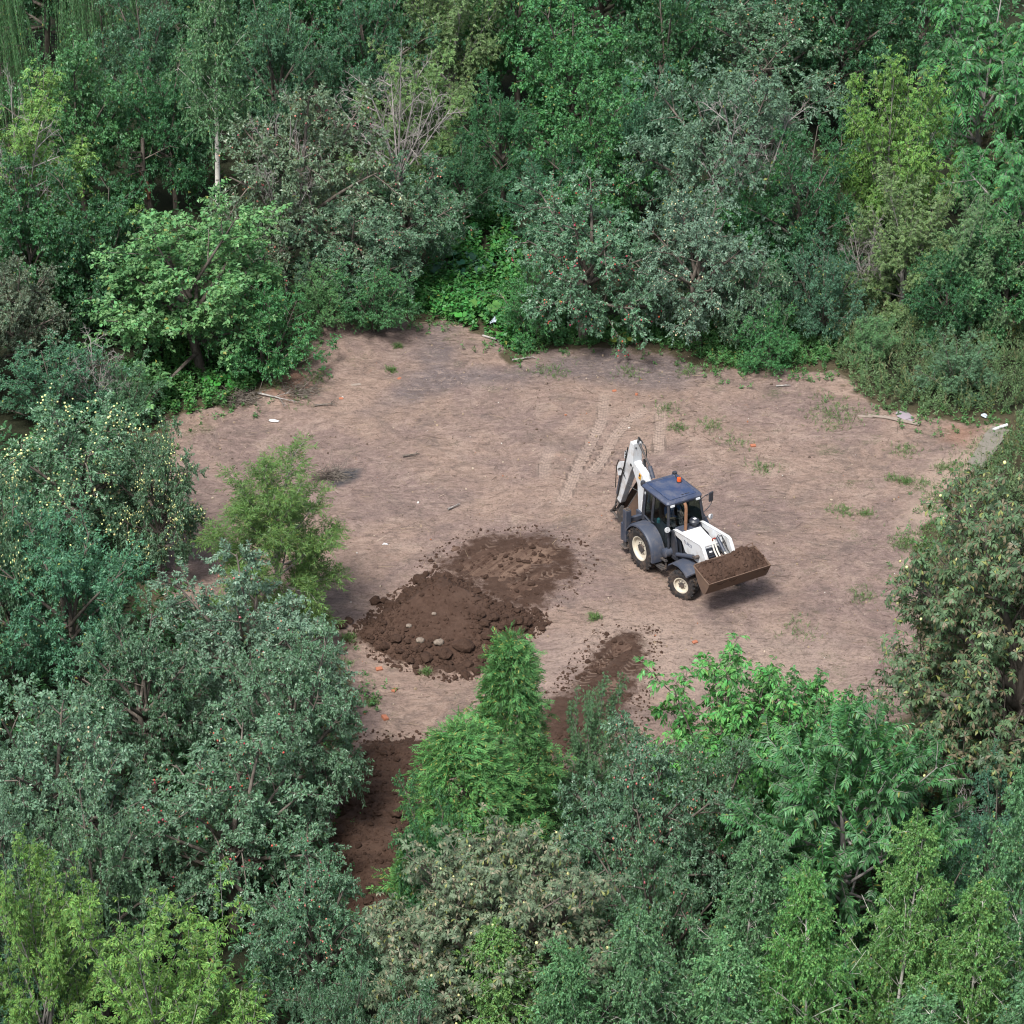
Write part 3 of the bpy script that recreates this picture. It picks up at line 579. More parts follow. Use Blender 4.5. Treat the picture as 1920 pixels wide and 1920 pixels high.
build_ground()

def soil_material(name='loose_soil'):
    k = NT(name); p = k.pos()
    c, n, n3 = soil_color(k, p)
    return k.done(k.bsdf(c, 0.95, 0, 0.15, k.bump(k.math('ADD', n, k.math('MULTIPLY', n3, 0.5)), 0.8, 0.06)))
SOIL = soil_material()
def scraped_material():
    k = NT('scraped_soil'); p = k.pos()
    c, n, n3 = soil_color(k, p)
    g = k.noise(k.along(p, 0.93, 0.22, 2.2), 1.1, 7, 0.72, 0.25)
    lug = k.math('SINE', k.math('MULTIPLY', k.noise(k.vscale(p, (1, 1, 1)), 1.0, 2, 0.4), 60.0))
    m = k.math('MULTIPLY', k.ramp(g, 0.46, 0.62), 0.62)
    c = k.mix(m, c, k.mix(k.ramp(n, 0.3, 0.7), (0.150, 0.100, 0.073), (0.220, 0.152, 0.114)))
    return k.done(k.bsdf(c, 0.95, 0, 0.15, k.bump(k.math('ADD', g, n), 0.7, 0.06)))
SCRAPED = scraped_material()

# icosphere template
def ico(sub):
    t = (1 + 5 ** 0.5) / 2
    v = [(-1, t, 0), (1, t, 0), (-1, -t, 0), (1, -t, 0), (0, -1, t), (0, 1, t), (0, -1, -t), (0, 1, -t), (t, 0, -1), (t, 0, 1), (-t, 0, -1), (-t, 0, 1)]
    f = [(0, 11, 5), (0, 5, 1), (0, 1, 7), (0, 7, 10), (0, 10, 11), (1, 5, 9), (5, 11, 4), (11, 10, 2), (10, 7, 6), (7, 1, 8), (3, 9, 4), (3, 4, 2), (3, 2, 6), (3, 6, 8), (3, 8, 9), (4, 9, 5), (2, 4, 11), (6, 2, 10), (8, 6, 7), (9, 8, 1)]
    v = [np.array(a) / np.linalg.norm(a) for a in v]
    for _ in range(sub):
        cache = {}; nf = []
        def mid(a, b):
            key = (min(a, b), max(a, b))
            if key not in cache:
                q = v[a] + v[b]; v.append(q / np.linalg.norm(q)); cache[key] = len(v) - 1
            return cache[key]
        for a, b, c in f:
            ab, bc, ca = mid(a, b), mid(b, c), mid(c, a)
            nf += [(a, ab, ca), (b, bc, ab), (c, ca, bc), (ab, bc, ca)]
        f = nf
    return np.array(v), np.array(f)
ICO0, ICO1 = ico(0), ico(1)
def lump_mesh(name, seed, mat, rough=0.22, flat=0.8, sub=1):
    r = np.random.default_rng(seed); V, F = (ICO1 if sub == 1 else ICO0)
    ph = r.random((5, 3)) * 6.28; fr = r.normal(0, 2.2, (5, 3))
    d = 1 + rough * sum(np.sin(V @ fr[i] + ph[i, 0]) for i in range(5)) / 2.0 + r.normal(0, rough * 0.2, len(V))
    W = V * d[:, None] * np.array([1, r.uniform(0.7, 1.0), flat * r.uniform(0.7, 1)])
    return np_mesh(name, W, [F], mat, False)
CLODS = [lump_mesh('clod', 100 + i, SOIL) for i in range(6)]
def lumps(name, P, S, mat, seed, tint=None):
    """many small lumps in one mesh"""
    r = np.random.default_rng(seed); V, F = ICO0
    n = len(P)
    W = V[None] * (1 + r.normal(0, 0.16, (n, len(V), 1))) * np.asarray(S)[:, None, None] * r.uniform(0.55, 1.1, (n, 1, 3))
    W = W + np.asarray(P)[:, None]
    FF = F[None] + (np.arange(n) * len(V))[:, None, None]
    return np_mesh(name, W.reshape(-1, 3), [FF.reshape(-1, 3)], mat, False, tint=None if tint is None else np.repeat(tint, len(F)))
def rand_in(rng, name, n, grow=0.0):
    p = np.array(POLY[name]); out = np.zeros((0, 2))
    lo, hi = p.min(0) - grow, p.max(0) + grow
    while len(out) < n:
        q = lo + rng.random((n * 2, 2)) * (hi - lo)
        out = np.concatenate([out, q[sdf(q[:, 0], q[:, 1], name) > -grow]])
    return out[:n]

def heap_h(x, y):
    d = sdf(x, y, 'HEAP')
    n = fbm(x * 0.9, y * 0.9, 4)
    cone = np.clip(1.18 - np.hypot((x + 2.15) * 0.60 , (y + 5.9) * 0.58) * 0.60, -2, 1.02)
    ridge = np.clip(0.85 - np.abs((x + 1.9) * 0.35 + (y + 5.2) * 0.94) * 0.55 - np.abs(x + 2.0) * 0.10, -2, 0.8)
    h = np.minimum(np.maximum(cone, ridge), d * 0.78)
    edge = sstep(1.7, 0.3, d) * (d > -0.3)
    return h + 0.22 * n * (d > 0) + edge * 0.16 * np.abs(fbm(x * 4.2, y * 4.2, 4)) + (0.02 + 0.05 * edge) * fbm(x * 7, y * 7, 3)
def build_heap():
    xs = np.arange(-5.4, 1.5, 0.045); ys = np.arange(-10.4, -3.2, 0.045)
    X, Y = np.meshgrid(xs, ys, indexing='ij'); x, y = X.ravel(), Y.ravel()
    h = heap_h(x, y); z = ground_h(x, y) + h
    ny = len(ys)
    i = (np.arange(len(xs) - 1)[:, None] * ny + np.arange(ny - 1)[None, :]).ravel()
    Q = np.stack([i, i + ny, i + ny + 1, i + 1], 1)
    Q = Q[(h[Q] > -0.12).any(1)]
    used, inv = np.unique(Q, return_inverse=True); Q = inv.reshape(Q.shape)
    V = np.stack([x, y, z], 1)[used]
    o = tag(obj('soil_heap', np_mesh('soil_heap', V, [Q], SOIL, True)), 'big heap of fresh dark brown soil with clods round its foot', 'soil heap')
    rng = np.random.default_rng(3)
    # clods that show singly: most lie round the foot of the heap
    P = rand_in(rng, 'HEAP', 900, 0.35); d = sdf(P[:, 0], P[:, 1], 'HEAP')
    wgt = np.exp(-((d - 0.25) / 0.55) ** 2) * np.where(P[:, 1] < -6.2, 1.0, 0.6) + 0.006
    P = P[rng.random(len(P)) < wgt][:250]
    S = np.clip(rng.lognormal(-2.48, 0.45, len(P)), 0.05, 0.2)
    P = np.concatenate([P, [(-2.0, -8.9), (-2.55, -9.0), (-4.2, -5.6), (-2.9, -4.35), (-1.4, -8.6), (-4.95, -6.7), (-5.15, -7.0)]]); S = np.concatenate([S, [0.26, 0.22, 0.18, 0.24, 0.34, 0.16, 0.17]])
    for (px, py), s in zip(P, S):
        zz = gz(px, py) + max(0.0, float(heap_h(np.array([px]), np.array([py]))[0]))
        c = obj('clod', CLODS[rng.integers(6)], o)
        c.location = (px, py, zz + s * 0.5); c.scale = (s, s, s * 1.05); c.rotation_euler = (0, 0, rng.random() * 6.28)
    k = NT('pale_stone'); 
    st = k.done(k.bsdf(k.mix(k.ramp(k.noise(k.pos(), 3, 4), 0.4, 0.6), (0.12, 0.095, 0.075), (0.19, 0.155, 0.125)), 0.85))
    sm = lump_mesh('stone', 55, st, 0.12)
    for px, py, s in ((-3.1, -7.75, 0.10), (-2.75, -8.35, 0.14), (-2.2, -8.45, 0.17), (-2.35, -7.4, 0.08)):
        zz = gz(px, py) + float(heap_h(np.array([px]), np.array([py]))[0])
        c = obj('stone', sm, o); c.location = (px, py, zz + s * 0.3); c.scale = (s, s, s)
    P = rand_in(rng, 'HEAP', 9000, 0.45); d = sdf(P[:, 0], P[:, 1], 'HEAP')
    P = P[rng.random(len(P)) < np.exp(-((d - 0.2) / 0.7) ** 2) * 0.8 + 0.05][:3400]
    zz = ground_h(P[:, 0], P[:, 1]) + np.maximum(0, heap_h(P[:, 0], P[:, 1])) + 0.01
    S = np.clip(rng.lognormal(-3.3, 0.45, len(P)), 0.015, 0.085)
    tag(obj('crumbs', lumps('crumbs', np.column_stack([P, zz]), S, SOIL, 4), o), kind='stuff')
build_heap()
def build_bank(name, poly, hmax, label, nc, seed, cmax, slope=0.55):
    p = np.array(POLY[poly]); lo, hi = p.min(0) - 0.5, p.max(0) + 0.5
    xs = np.arange(lo[0], hi[0], 0.06); ys = np.arange(lo[1], hi[1], 0.06)
    X, Y = np.meshgrid(xs, ys, indexing='ij'); x, y = X.ravel(), Y.ravel()
    def hh(x, y):
        d = sdf(x, y, poly) + 0.9 * fbm(x * 0.8, y * 0.8, 3)
        h = np.minimum(d * slope, hmax) 
        return h + (0.34 * np.abs(fbm(x * 1.7, y * 1.7, 5)) + 0.05 * np.sin(3.2 * (x * 0.62 - y * 0.78) + 4 * fbm(x * .5, y * .5, 2)) * (poly == 'SMEAR') + 0.10 * fbm(x * 5, y * 5, 3)) * min(1, hmax * 3) * (d > -0.1) - 0.04
    h = hh(x, y); ny = len(ys)
    i = (np.arange(len(xs) - 1)[:, None] * ny + np.arange(ny - 1)[None, :]).ravel()
    Q = np.stack([i, i + ny, i + ny + 1, i + 1], 1); Q = Q[(h[Q] > -0.08).any(1)]
    used, inv = np.unique(Q, return_inverse=True)
    V = np.stack([x, y, ground_h(x, y) + h], 1)[used]
    o = tag(obj(name, np_mesh(name, V, [inv.reshape(Q.shape)], SOIL if poly == 'BANK' else SCRAPED, True)), label, 'soil')
    rng = np.random.default_rng(seed)
    P = rand_in(rng, poly, nc)
    for px, py in P:
        s = float(np.clip(rng.lognormal(-2.7, 0.45), 0.05, cmax))
        zz = gz(px, py) + max(0.0, float(hh(np.array([px]), np.array([py]))[0]))
        c = obj('clod', CLODS[rng.integers(6)], o)
        c.location = (px, py, zz + s * 0.42); c.scale = (s, s, s * 1.05); c.rotation_euler = (0, 0, rng.random() * 6.28)
    P = rand_in(rng, poly, nc * 16, 0.45)
    zz = ground_h(P[:, 0], P[:, 1]) + np.maximum(0, hh(P[:, 0], P[:, 1])) + 0.01
    tag(obj('crumbs', lumps('crumbs', np.column_stack([P, zz]), np.clip(rng.lognormal(-3.5, 0.4, len(P)), 0.012, 0.06), SOIL, seed + 1), o), kind='stuff')
build_bank('soil_bank', 'BANK', 0.35, 'dark lumpy bank of dug soil between the apple trees and the conifers', 110, 11, 0.17)
build_bank('soil_smear', 'TRAILDIRT', 0.07, 'strip of spilled brown soil beside the pointed conifer', 80, 21, 0.10, 0.12)
build_bank('soil_ramp', 'SMEAR', 0.10, 'flattened brown soil ramp with wheel prints behind the big heap', 50, 31, 0.10, 0.10)

# ------------------------------------------------------------------ plants
UP = np.array([0, 0, 1.0])
def nrm(a):
    return a / (np.linalg.norm(a, axis=-1, keepdims=True) + 1e-9)
def frame(D):
    ref = np.where(np.abs(D[:, 2:3]) > 0.9, np.array([[1.0, 0, 0]]), np.array([[0, 0, 1.0]]))
    u = nrm(np.cross(D, ref)); return u, np.cross(D, u)
class Br:
    """a set of curved branches: P(s) = A + D*L*s + up*c*L*s^2"""
    def __init__(s, A, D, L, c):
        s.A, s.D = np.asarray(A, float), nrm(np.asarray(D, float))
        s.L = np.broadcast_to(np.asarray(L, float), (len(s.A),)).copy(); s.c = np.broadcast_to(np.asarray(c, float), (len(s.A),)).copy()
    def P(s, i, t):
        return s.A[i] + s.D[i] * (s.L[i] * t)[:, None] + UP * (s.c[i] * s.L[i] * t * t)[:, None]
    def T(s, i, t):
        return nrm(s.D[i] + UP * (2 * s.c[i] * t)[:, None])
def kids(rng, b, n, s0, s1, ang, lf, c, up=0.0, taper=0.5, absL=None, flat=0.0):
    N = len(b.A)
    i = np.repeat(np.arange(N), n); k = np.tile(np.arange(n), N)
    t = s0 + (s1 - s0) * (k + rng.random(N * n)) / n
    T = b.T(i, t); u, v = frame(T)
    ph = k * 2.39996 + np.repeat(rng.random(N) * 6.28, n) + rng.normal(0, 0.35, N * n)
    th = rng.uniform(math.radians(ang[0]), math.radians(ang[1]), N * n)
    side = np.cos(ph)[:, None] * u + np.sin(ph)[:, None] * v
    side[:, 2] *= 1 - flat
    D = np.cos(th)[:, None] * T + np.sin(th)[:, None] * side + UP * up
    L = (b.L[i] * lf * (1 - taper * t) if absL is None else absL) * rng.uniform(0.7, 1.25, N * n)
    return Br(b.P(i, t), D, L, c + rng.normal(0, 0.05, N * n))
def thin(rng, b, drop, var=0.35):
    # uneven crown: some boughs missing, the others of unlike length
    m = rng.random(len(b.A)) > drop
    return Br(b.A[m], b.D[m], b.L[m] * np.clip(rng.normal(1.05, var, m.sum()), 0.5, 1.9), b.c[m])
def tubes(b, r0, r1, K, M):
    N = len(b.A); s = np.linspace(0, 1, K + 1)
    u, v = frame(b.D)
    i = np.repeat(np.arange(N), K + 1); t = np.tile(s, N)
    P = b.P(i, t); r = (np.asarray(r0) * np.ones(N))[i] * (1 - t) + (np.asarray(r1) * np.ones(N))[i] * t
    a = np.arange(M) * 2 * math.pi / M
    ring = np.cos(a)[None, :, None] * u[i][:, None] + np.sin(a)[None, :, None] * v[i][:, None]
    V = (P[:, None] + ring * r[:, None, None]).reshape(-1, 3)
    base = (np.arange(N)[:, None] * (K + 1) + np.arange(K)[None]).ravel() * M
    j = np.arange(M); j2 = (j + 1) % M
    Q = np.stack([base[:, None] + j, base[:, None] + j2, base[:, None] + M + j2, base[:, None] + M + j], -1).reshape(-1, 4)
    return V, Q
def join(parts):
    Vs, Qs, o = [], [], 0
    for V, Q in parts:
        Vs.append(V); Qs.append(Q + o); o += len(V)
    return np.concatenate(Vs), np.concatenate(Qs)
def leaf_quads(P, D, N, l, w, fold=0.18, bend=0.12, wide=0.45):
    S = nrm(np.cross(N, D)); N = np.cross(D, S)
    l = l[:, None]; w = w[:, None]
    a = P; tip = P + D * l - N * (l * bend)
    m = P + D * l * wide
    V = np.stack([a, m + S * w * 0.5 + N * w * fold, tip, m - S * w * 0.5 + N * w * fold], 1).reshape(-1, 3)
    return V
def leaves(rng, b, n, l, w, ang=(35, 80), droop=0.25, s0=0.1, upn=0.8, wide=0.45, out=None):
    N = len(b.A); i = np.repeat(np.arange(N), n); k = np.tile(np.arange(n), N)
    t = s0 + (1 - s0) * (k + rng.random(N * n)) / n
    T = b.T(i, t); u, v = frame(T)
    ph = k * 2.39996 + rng.random(N * n) * 2
    th = rng.uniform(math.radians(ang[0]), math.radians(ang[1]), N * n)
    D = np.cos(th)[:, None] * T + np.sin(th)[:, None] * (np.cos(ph)[:, None] * u + np.sin(ph)[:, None] * v)
    D = nrm(D - UP * droop)
    Nn = nrm(UP * upn + rng.normal(0, 0.68, (N * n, 3)))
    sc = rng.uniform(0.65, 1.25, N * n)
    tint = np.clip(np.repeat(rng.random(N), n) * 0.45 + rng.random(N * n) * 0.55, 0, 1)
    return leaf_quads(b.P(i, t), D, Nn, l * sc, w * sc * rng.uniform(0.8, 1.15, N * n), wide=wide), tint
def planar(rng, b, n, l, w, ang=55, droop=0.15, s0=0.15, upn=1.0, taper=0.35, jit=0.25, vertical=0.0, end=True):
    """leaflets in two rows on both sides of a stalk"""
    N = len(b.A); i = np.repeat(np.arange(N), 2 * n); k = np.tile(np.repeat(np.arange(n), 2), N); sg = np.tile(np.array([-1.0, 1.0]), N * n)
    t = s0 + (1 - s0) * (k + 0.5) / n
    T = b.T(i, t)
    nb = nrm(UP * upn * (1 - vertical) + rng.normal(0, 0.3, (N, 3)) + vertical * np.cross(b.D, UP))
    Nn = nb[i]; S = nrm(np.cross(Nn, T)); Nn = np.cross(T, S)
    a = math.radians(ang)
    D = nrm(T * math.cos(a) + S * (math.sin(a) * sg)[:, None] - UP * droop + rng.normal(0, jit, (len(i), 3)) * 0.5)
    sc = (1 - taper * t) * rng.uniform(0.8, 1.2, len(i))
    tint = np.clip(np.repeat(rng.random(N), 2 * n) * 0.7 + rng.random(len(i)) * 0.3, 0, 1)
    V = leaf_quads(b.P(i, t), D, nrm(Nn + rng.normal(0, 0.2, (len(i), 3))), l * sc, w * sc)
    return V, tint
def palmate(rng, b, n, l, w, s0=0.35, k=6):
    N = len(b.A); i = np.repeat(np.arange(N), n)
    t = s0 + (1 - s0) * (np.tile(np.arange(n), N) + rng.random(N * n)) / n
    T = b.T(i, t); ax = nrm(T * 0.6 + UP * 0.9 + rng.normal(0, 0.35, T.shape)); u, v = frame(ax)
    pet = nrm(T * 0.4 + rng.normal(0, 0.7, T.shape)) * 0.12
    P = b.P(i, t) + pet
    M = len(P); ii = np.repeat(np.arange(M), k); a = np.tile(np.arange(k), M) * (5.0 / k) + np.repeat(rng.random(M) * 6.28, k)
    dr = np.cos(a)[:, None] * u[ii] + np.sin(a)[:, None] * v[ii]
    D = nrm(dr + 0.10 * ax[ii] - UP * rng.uniform(0.1, 0.75, M)[ii][:, None])
    sc = rng.uniform(0.75, 1.2, len(ii))
    V = leaf_quads(P[ii], D, nrm(ax[ii] + rng.normal(0, 0.12, D.shape)), l * sc, w * sc, wide=0.66, bend=0.2)
    tint = np.clip(np.repeat(rng.random(M), k) * 0.8 + rng.random(len(ii)) * 0.2, 0, 1)
    return V, tint
def sphere_targets(rng, n, H, R, z0, z1, low=-0.35, lump=0.18, conic=0.0):
    k = np.arange(n) + 0.5
    z = 1 - (1 - low) * k / n
    ph = k * 2.39996 + rng.random() * 6.28
    r = np.sqrt(np.clip(1 - z * z, 0, 1))
    d = np.stack([np.cos(ph) * r, np.sin(ph) * r, z], 1) * (1 + rng.normal(0, lump, (n, 1)))
    cz = (z0 + z1) / 2; h = (z1 - z0) / 2
    T = d * np.array([R, R, h]) + np.array([0, 0, cz])
    T[:, :2] *= (1 - conic * np.clip((T[:, 2:3] - z0) / (z1 - z0), 0, 1))
    return T
def limbs(T, A, c, cut=0.8):
    A = np.asarray(A, float); d = (T - A) * cut
    c = np.broadcast_to(np.asarray(c, float), (len(T),))
    L = np.linalg.norm(d, axis=1)
    d2 = d - UP * (c * L)[:, None]           # so that the curved branch ends at the target
    L2 = np.linalg.norm(d2, axis=1)
    return Br(A, d2, L2, c * L / L2)
def trunk_curve(rng, H, lean=0.04):
    return Br(np.zeros((1, 3)) - UP * 0.1, [[rng.normal(0, lean), rng.normal(0, lean), 1]], [H + 0.1], [0.0])

def make_plant(kind, var):
    """canonical plant, about 6 m high; returns trunk, crown and fruit meshes with nominal height and radius"""
    rng = np.random.default_rng(abs(hash_str(kind)) % 10000 + var * 77)
    H, R = 6.0, 2.6
    bark, leafm, fruitP, extra = BARK, LEAF, None, []
    V = tint = None
    if kind == 'apple':
        leafm = LEAF_SILVER
        T = sphere_targets(rng, 18, H, R, 0.35, 6.0, -0.75, 0.16)
        tr = trunk_curve(rng, 2.6, 0.08)
        A = np.column_stack([rng.normal(0, 0.08, 18), rng.normal(0, 0.08, 18), np.clip(0.9 + 0.32 * T[:, 2], 0.8, 2.6)])
        b1 = limbs(T, A, rng.normal(-0.05, 0.12, 18), 0.86)
        b2 = kids(rng, b1, 11, 0.28, 1.0, (30, 75), 0.46, -0.18, 0.10)
        b2 = thin(rng, b2, 0.24)
        b3 = kids(rng, b2, 9, 0.2, 1.0, (25, 75), 0.5, -0.15, 0.08, absL=0.42)
        V, tint = leaves(rng, b3, 22, 0.105, 0.060, droop=0.25)
        wood = [tubes(tr, 0.17, 0.10, 4, 8), tubes(b1, 0.075, 0.02, 6, 6), tubes(b2, 0.022, 0.007, 3, 4), tubes(b3, 0.008, 0.004, 1, 3)]
        g = rng.choice(len(b2.A), 52, replace=False); j = (g[:, None] * 9 + rng.integers(0, 9, (52, 7))).ravel()
        fruitP = b3.P(j, rng.uniform(0.4, 1.0, len(j))) - UP * 0.06 + rng.normal(0, 0.03, (len(j), 3))
    elif kind == 'elder':
        T = sphere_targets(rng, 18, H, R, 0.4, 6.1, -0.7, 0.18, 0.12)
        tr = trunk_curve(rng, 2.2, 0.1)
        A = np.column_stack([rng.normal(0, 0.1, 18), rng.normal(0, 0.1, 18), np.clip(0.4 + 0.3 * T[:, 2], 0.4, 2.2)])
        b1 = limbs(T, A, rng.normal(0.06, 0.06, 18), 0.9)
        b2 = kids(rng, b1, 18, 0.22, 1.0, (25, 60), 0.40, 0.08, 0.5)
        b2 = thin(rng, b2, 0.24)
        b3 = kids(rng, b2, 14, 0.12, 1.0, (40, 85), 0.4, -0.30, 0.15, absL=0.27)
        V, tint = planar(rng, b3, 4, 0.115, 0.046, 50, 0.25, 0.15, 1.0, 0.2, 0.5)
        v2, t2 = planar(rng, b3, 2, 0.10, 0.036, 30, 0.6, 0.4, 1.0, 0.1, 0.9)
        V = np.concatenate([V, v2]); tint = np.concatenate([tint, t2])
        wood = [tubes(tr, 0.15, 0.08, 4, 8), tubes(b1, 0.04, 0.010, 6, 5), tubes(b2, 0.011, 0.005, 3, 3)]
        bark = BARK_GREY
    elif kind in ('broad', 'plum', 'shrub'):
        n1 = {'broad': 18, 'plum': 20, 'shrub': 16}[kind]
        z0 = {'broad': 0.4, 'plum': 0.2, 'shrub': 0.0}[kind]
        T = sphere_targets(rng, n1, H, R, z0, 6.0, -0.7, 0.2, 0.12 if kind != 'broad' else 0.0)
        tr = trunk_curve(rng, 3.0 if kind != 'shrub' else 0.6, 0.06)
        A = np.column_stack([rng.normal(0, 0.08, n1), rng.normal(0, 0.08, n1), np.clip(0.5 + 0.4 * T[:, 2], 0.5, 3.0) * (0.15 if kind == 'shrub' else 1)])
        b1 = limbs(T, A, rng.normal(0.04, 0.10, n1), 0.86)
        b2 = kids(rng, b1, 11, 0.3, 1.0, (30, 70), 0.42, -0.05, 0.22)
        b2 = thin(rng, b2, 0.24)
        b3 = kids(rng, b2, 10, 0.15, 1.0, (30, 75), 0.5, -0.10, 0.10, absL=0.40)
        if kind == 'broad':
            V, tint = leaves(rng, b3, 15, 0.115, 0.085, droop=0.35, upn=1.1)
        elif kind == 'plum':
            V, tint = leaves(rng, b3, 18, 0.100, 0.054, droop=0.25, upn=0.9)
        else:
            V, tint = leaves(rng, b3, 15, 0.115, 0.062, droop=0.3, upn=1.0)
        wood = [tubes(tr, 0.14, 0.07, 4, 8), tubes(b1, 0.06, 0.015, 5, 6), tubes(b2, 0.016, 0.006, 3, 4)]
    elif kind == 'birch':
        bark = BARK_BIRCH; R = 1.5
        n1 = 52 if var else 40; z = np.linspace(0.8 if var else 2.3, 5.8, n1) + rng.normal(0, 0.06, n1)
        prof = np.clip((6.1 - z) / 4.4, 0.05, 1) ** 0.95 * np.clip(z / 1.6, 0.6, 1) * (1 + rng.normal(0, 0.32, n1))
        ph = np.arange(n1) * 2.39996
        T = np.column_stack([np.cos(ph) * prof * R, np.sin(ph) * prof * R, np.minimum(z + 0.9 * prof + 0.15, 6.2)]) * (1 + rng.normal(0, 0.07, (n1, 3)) * [1, 1, 0.3])
        tr = trunk_curve(rng, 5.9, 0.015)
        A = np.column_stack([tr.D[0, 0] * z, tr.D[0, 1] * z, z])
        b1 = limbs(T, A, -0.05, 0.94)
        b2 = kids(rng, b1, 9, 0.15, 1.0, (25, 65), 0.45, -0.30, 0.1, absL=0.38)
        b2 = thin(rng, b2, 0.30)
        b3 = kids(rng, b2, 6, 0.15, 1.0, (20, 75), 0.5, -0.3, 0.0, absL=0.28)
        V, tint = leaves(rng, b3, 18, 0.068, 0.046, droop=0.5, upn=0.8, ang=(30, 90))
        wood = [tubes(tr, 0.075 if var else 0.12, 0.012, 8, 8), tubes(b1, 0.011, 0.004, 4, 4), tubes(b2, 0.004, 0.002, 2, 3)]
    elif kind == 'weeping':
        bark = BARK; R = 1.9
        n1 = 42; z = np.linspace(1.6, 5.8, n1)
        prof = np.clip((6.2 - z) / 2.6, 0.15, 1)
        ph = np.arange(n1) * 2.39996
        T = np.column_stack([np.cos(ph) * prof * R * 0.8, np.sin(ph) * prof * R * 0.8, z + 0.25])
        tr = trunk_curve(rng, 5.8, 0.015)
        A = np.column_stack([0 * z, 0 * z, z])
        b1 = limbs(T, A, -0.2, 1.0)
        b2 = kids(rng, b1, 12, 0.15, 1.0, (20, 70), 0.5, -1.5, 0.1, absL=0.95)
        b2 = thin(rng, b2, 0.24)
        b3 = kids(rng, b2, 6, 0.3, 1.0, (5, 30), 0.5, -0.6, -0.7, absL=0.5)
        V, tint = leaves(rng, b3, 17, 0.064, 0.040, droop=0.8, upn=0.3, ang=(20, 60))
        wood = [tubes(tr, 0.07, 0.015, 8, 8), tubes(b1, 0.014, 0.004, 4, 5), tubes(b2, 0.004, 0.003, 4, 3)]
    elif kind == 'chestnut':
        leafm = LEAF_MOTTLED if var == 0 else LEAF_RUSTY
        n1 = 32
        T = sphere_targets(rng, n1, H, R, 0.3, 5.8, -0.7, 0.08, 0.08)
        tr = trunk_curve(rng, 3.4, 0.03)
        A = np.column_stack([0.05 * rng.normal(size=n1), 0.05 * rng.normal(size=n1), np.clip(0.7 + 0.42 * T[:, 2], 0.8, 3.4)])
        b1 = limbs(T, A, rng.normal(0.0, 0.08, n1), 0.9)
        b2 = kids(rng, b1, 9, 0.35, 1.0, (30, 70), 0.40, 0.05, 0.25)
        b2 = thin(rng, b2, 0.10)
        b3 = kids(rng, b2, 7, 0.2, 1.0, (30, 75), 0.5, 0.1, 0.25, absL=0.36)
        V, tint = palmate(rng, b3, 5, 0.118, 0.046)
        wood = [tubes(tr, 0.2, 0.1, 4, 8), tubes(b1, 0.085, 0.022, 5, 6), tubes(b2, 0.024, 0.010, 3, 5), tubes(b3, 0.010, 0.006, 1, 3)]
        j = rng.choice(len(b3.A), 130, replace=False); fruitP = b3.P(j, np.full(130, 1.0)) + rng.normal(0, 0.05, (130, 3))
    elif kind == 'walnut':
        n1 = 17
        T = sphere_targets(rng, n1, H, R, 0.3, 6.0, -0.75, 0.15)
        tr = trunk_curve(rng, 3.2, 0.04)
        A = np.column_stack([0 * T[:, 0], 0 * T[:, 0], np.clip(0.7 + 0.4 * T[:, 2], 0.8, 3.2)])
        b1 = limbs(T, A, 0.05, 0.86)
        b2 = kids(rng, b1, 8, 0.3, 1.0, (30, 70), 0.4, 0.1, 0.3)
        b2 = thin(rng, b2, 0.24)
        b3 = kids(rng, b2, 13, 0.15, 1.05, (45, 90), 0.5, -0.6, 0.25, absL=0.52)
        V, tint = planar(rng, b3, 8, 0.16, 0.062, 62, 0.25, 0.15, 1.0, 0.25, 0.12)
        wood = [tubes(tr, 0.12, 0.06, 4, 8), tubes(b1, 0.04, 0.014, 5, 6), tubes(b2, 0.014, 0.007, 3, 4), tubes(b3, 0.005, 0.003, 2, 3)]
        bark = BARK_GREY
    elif kind == 'ash':
        n1 = 24
        T = sphere_targets(rng, n1, H, R, 0.2, 6.0, -0.7, 0.22, 0.15)
        tr = trunk_curve(rng, 0.8, 0.06)
        A = np.column_stack([rng.normal(0, 0.1, n1), rng.normal(0, 0.1, n1), np.full(n1, 0.4)])
        b1 = limbs(T, A, 0.10, 0.88)
        b2 = kids(rng, b1, 9, 0.3, 1.0, (25, 60), 0.34, 0.1, 0.3)
        b2 = thin(rng, b2, 0.24)
        b3 = kids(rng, b2, 13, 0.2, 1.05, (45, 85), 0.5, -0.4, 0.2, absL=0.34)
        V, tint = planar(rng, b3, 4, 0.17, 0.075, 55, 0.35, 0.2, 1.0, -0.1, 0.3)
        wood = [tubes(tr, 0.10, 0.06, 3, 6), tubes(b1, 0.05, 0.014, 5, 6), tubes(b2, 0.015, 0.006, 3, 4), tubes(b3, 0.005, 0.003, 2, 3)]
    elif kind == 'cherry':
        n1 = 22
        T = sphere_targets(rng, n1, H, R, 0.8, 6.0, -0.65, 0.14)
        tr = trunk_curve(rng, 3.6, 0.04)
        A = np.column_stack([0 * T[:, 0], 0 * T[:, 0], np.clip(0.5 + 0.55 * T[:, 2], 1.0, 3.6)])
        b1 = limbs(T, A, 0.0, 0.86)
        b2 = kids(rng, b1, 14, 0.2, 1.0, (25, 60), 0.42, -0.1, 0.15, flat=0.3)
        b2 = thin(rng, b2, 0.24)
        b3 = kids(rng, b2, 4, 0.25, 1.0, (20, 50), 0.6, -0.1, 0.1, absL=0.4)
        v1, t1 = planar(rng, b2, 20, 0.17, 0.062, 58, 0.5, 0.12, 1.0, 0.1, 0.35)
        v2, t2 = planar(rng, b3, 10, 0.16, 0.06, 55, 0.5, 0.1, 1.0, 0.15, 0.35)
        v3, t3 = planar(rng, b1, 20, 0.17, 0.06, 60, 0.5, 0.5, 1.0, 0.0, 0.35)
        V, tint = np.concatenate([v1, v2, v3]), np.concatenate([t1, t2, t3])
